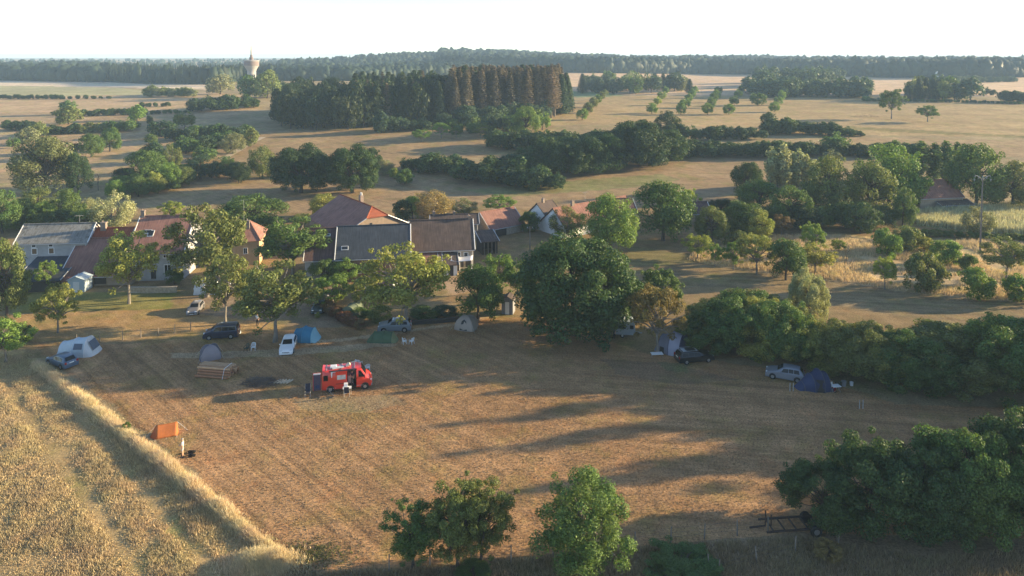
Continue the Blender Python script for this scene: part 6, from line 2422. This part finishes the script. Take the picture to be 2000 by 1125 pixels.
# ------------------------------------------------------------------ grasses
def blades(name, label, P, hgts, width, cols, seed, lean=.35, segs=1):
    """grass blades: each a thin leaning triangle; one uncountable object"""
    rng = np.random.default_rng(seed)
    n = len(P)
    a = rng.uniform(0, 2 * np.pi, n)
    b = rng.uniform(0, 2 * np.pi, n)
    ln = (rng.random(n) * lean * hgts)[:, None]
    wv = np.stack([np.cos(a), np.sin(a), np.zeros(n)], 1) * (width * rng.uniform(.6, 1.4, n))[:, None] * .5
    top = P + np.stack([np.cos(b), np.sin(b), np.zeros(n)], 1) * ln + np.stack([np.zeros(n), np.zeros(n), hgts], 1)
    V = np.stack([P - wv, P + wv, top], 1).reshape(-1, 3)
    me = mesh_np(name, V, np.arange(3 * n).reshape(n, 3), STRAW)
    o = link(name, me)
    o.color = (*cols, 1)
    return tag(o, label, 'grass', kind='stuff')


def scatter(poly, n, seed, px_space=True):
    """ground points inside a polygon of photograph pixels (near, flat ground)"""
    W_ = [at(*p) for p in poly]
    pl = [(p.x, p.y) for p in W_]
    rng = np.random.default_rng(seed)
    xs, ys = [p[0] for p in pl], [p[1] for p in pl]
    out = np.zeros((0, 2))
    while len(out) < n:
        q = np.stack([rng.uniform(min(xs), max(xs), n), rng.uniform(min(ys), max(ys), n)], 1)
        out = np.concatenate([out, q[inpoly(q[:, 0], q[:, 1], pl)]])
    return out[:n]


def vnoise(P, s, seed=0.0):
    return np.array([mnoise.noise(Vector((p[0] * s + seed, p[1] * s - seed, seed))) for p in P])


def tuft_points(C, k, spread, seed):
    rng = np.random.default_rng(seed)
    P = np.repeat(C, k, 0) + rng.normal(0, spread, (len(C) * k, 2))
    return np.column_stack([P, hgt(P[:, 0], P[:, 1])])


# tall dead grass in the left field: thick in patches, thin on the wheel tracks
C = scatter([(-330, 720), (60, 690), (110, 745), (250, 856), (535, 1086), (560, 1180), (-420, 1180)], 60000, 1)
nz = .75 * vnoise(C, .22, 3.1) + .4 * vnoise(C, .75, 7.7)
u = (C[:, 0] * .679 + C[:, 1] * .734)
track = np.minimum(np.minimum(np.abs(u - 17.0), np.abs(u - 20.6)), np.abs(u - 9.5)) + .35 * vnoise(C, .3, 2.2)
rk = np.random.default_rng(30)
k_ = rk.random(len(C)) < np.clip(.5 + .9 * (nz + .25), .2, 1) * np.clip(track / .8, .12, 1)
C, nz, track = C[k_], nz[k_], track[k_]
P = tuft_points(C, 7, .12, 2)
H_ = np.repeat((.08 + .36 * np.clip(nz + .35, 0, 1.1)) * np.clip(track / .9, .35, 1), 7) * np.random.default_rng(3).uniform(.5, 1.3, len(P))
blades('tall_dry_grass', 'tussocky pale dry grass covering the unmown left field', P, H_, .05, (.51, .40, .235), 4, .7)
# the uncut strip along the field boundary
A_, B_ = at(70, 712), at(552, 1096)
rng = np.random.default_rng(11)
n = 19000
tt = rng.random(n) ** .9
dr = Vector((B_.x - A_.x, B_.y - A_.y, 0)).normalized()
L_ = (Vector((B_.x, B_.y, 0)) - Vector((A_.x, A_.y, 0))).length
s1 = np.array([mnoise.noise(Vector((t * L_ * .22, 3.3, 0))) for t in tt])
s2 = np.array([mnoise.noise(Vector((t * L_ * .9, 9.3, 0))) for t in tt])
off = rng.normal(0, 1, n) * (.30 + .22 * s1) + .35 * s1 + .12 * s2 + np.where(rng.random(n) < .12, rng.normal(0, .7, n), 0)
C = np.stack([A_.x + (B_.x - A_.x) * tt - dr.y * off, A_.y + (B_.y - A_.y) * tt + dr.x * off], 1)
P = tuft_points(C, 5, .10, 12)
H_ = np.repeat(np.clip(.56 + .40 * s1 + .35 * s2, .2, 1.15) * np.exp(-(off / .85) ** 2) * rng.uniform(.7, 1.3, n), 5) * np.random.default_rng(5).uniform(.55, 1.3, n * 5)
blades('boundary_grass_strip', 'dense uncut strip of blond grass along the camp field edge', P, H_, .045, (.66, .535, .34), 13, .75)
c0 = at(540, 1098)
rg_ = np.random.default_rng(14)
C = np.stack([c0.x - 1.0 + rg_.normal(0, 1.3, 2600), c0.y - .4 + rg_.normal(0, .75, 2600)], 1)
P = tuft_points(C, 6, .12, 15)
dd_ = np.exp(-((P[:, 0] - c0.x + 1) / 2.2) ** 2 - ((P[:, 1] - c0.y + .4) / 1.3) ** 2)
blades('boundary_grass_corner', 'blond grass clump where the strip meets the bottom fence', P, (.2 + .9 * dd_) * np.random.default_rng(6).uniform(.5, 1.2, len(P)), .045, (.66, .535, .34), 16, .7)
# orchard meadow
C = scatter([(1345, 508), (1372, 474), (1500, 462), (1640, 460), (1780, 472), (2000, 470), (2150, 474), (2200, 606), (2000, 590), (1800, 573), (1600, 543), (1450, 525)], 15000, 17)
nz = vnoise(C, .13, 1.7)
k_ = nz > -.35
C, nz = C[k_], nz[k_]
P = tuft_points(C, 6, .2, 18)
H_ = np.repeat(.5 + .5 * np.clip(nz + .2, 0, 1), 6) * np.random.default_rng(7).uniform(.6, 1.2, len(P))
blades('meadow_grass', 'tall straw-coloured grass in the orchard meadow', P, H_, .09, (.62, .50, .31), 19, .5)
# stubble of the mown camp field
C = scatter([(150, 742), (230, 680), (640, 648), (960, 625), (1060, 630), (1280, 700), (1560, 740), (1960, 810), (2050, 1050), (1560, 1040), (1240, 1066), (770, 1108), (570, 1110), (330, 885)], 120000, 20)
P = tuft_points(C, 1, .05, 21)
blades('field_stubble', 'short dry stubble of the mown camp field', P, np.random.default_rng(8).uniform(.03, .11, len(P)), .075, (.27, .195, .115), 22, 1.6)
# rough grass below the bottom fence
C = scatter([(560, 1122), (770, 1112), (1240, 1072), (1560, 1050), (1800, 1090), (2100, 1070), (2100, 1180), (540, 1180)], 8000, 23)
P = tuft_points(C, 6, .14, 24)
blades('verge_grass', 'rough brownish grass below the bottom fence', P, np.random.default_rng(9).uniform(.12, .5, len(P)), .05, (.34, .26, .15), 25, .7)
c0 = at(600, 1085)
rg_ = np.random.default_rng(26)
C = np.stack([c0.x + rg_.normal(0, 1.6, 420), c0.y + rg_.normal(0, .8, 420)], 1)
P = tuft_points(C, 6, .14, 27)
blades('green_weed_patch', 'green weeds at the end of the blond grass strip', P, np.random.default_rng(10).uniform(.03, .16, len(P)), .07, (.11, .125, .04), 28, 1.2)
# maize
C = scatter([(1785, 420), (1880, 409), (2000, 402), (2200, 396), (2200, 468), (2000, 460), (1880, 450), (1792, 440)], 9000, 29)
P = tuft_points(C, 4, .15, 30)
o = blades('maize_crop', 'pale green maize crop on the right', P, np.random.default_rng(12).uniform(1.2, 2.1, len(P)), .22, (.55, .53, .32), 31, .45)
# the track between the left hedges
A_ = [at(*p) for p in [(432, 312), (462, 296), (490, 279), (514, 268)]]
b = MB()
rows = []
for p in A_:
    rows.append([(p.x - 1.3, p.y, gz(p.x - 1.3, p.y) + .06), (p.x + 1.3, p.y, gz(p.x + 1.3, p.y) + .06)])
b.loft(rows, cap=False, close=False)
tag(b.build('path', mat('pale_track', (.46, .36, .25), .95, .2, .8, .02)), kind='structure')
# mast on the horizon
t = thing('white_mast', 'small white tower in front of the far forest on the right', 'mast', at(1829, 152))
MB().box((0, 0, 3), (3.2, 2.2, 7.4), top=.7).build('post', FRAME, t)
MB().box((0, 0, 7.0), (2.6, 1.6, .7)).build('cap', FRAME, t)
# ------------------------------------------------------------------ haze
hz = MB()
hz.box((0, 3200, 26), (16000, 7400, 84))
hm = bpy.data.materials.new('haze')
hm.use_nodes = True
nt = hm.node_tree
nt.nodes.clear()
pv = nt.nodes.new('ShaderNodeVolumePrincipled')
pv.inputs['Color'].default_value = (.52, .74, 1.0, 1)
pv.inputs['Density'].default_value = .00025
pv.inputs['Anisotropy'].default_value = .0
mo = nt.nodes.new('ShaderNodeOutputMaterial')
nt.links.new(pv.outputs[0], mo.inputs['Volume'])
ho = hz.build('haze', hm)
tag(ho, 'thin pale evening haze over the farmland', kind='stuff')
S.cycles.volume_step_rate = 4.0
S.cycles.volume_bounces = 0
S.cycles.max_bounces = 6
S.cycles.transparent_max_bounces = 6
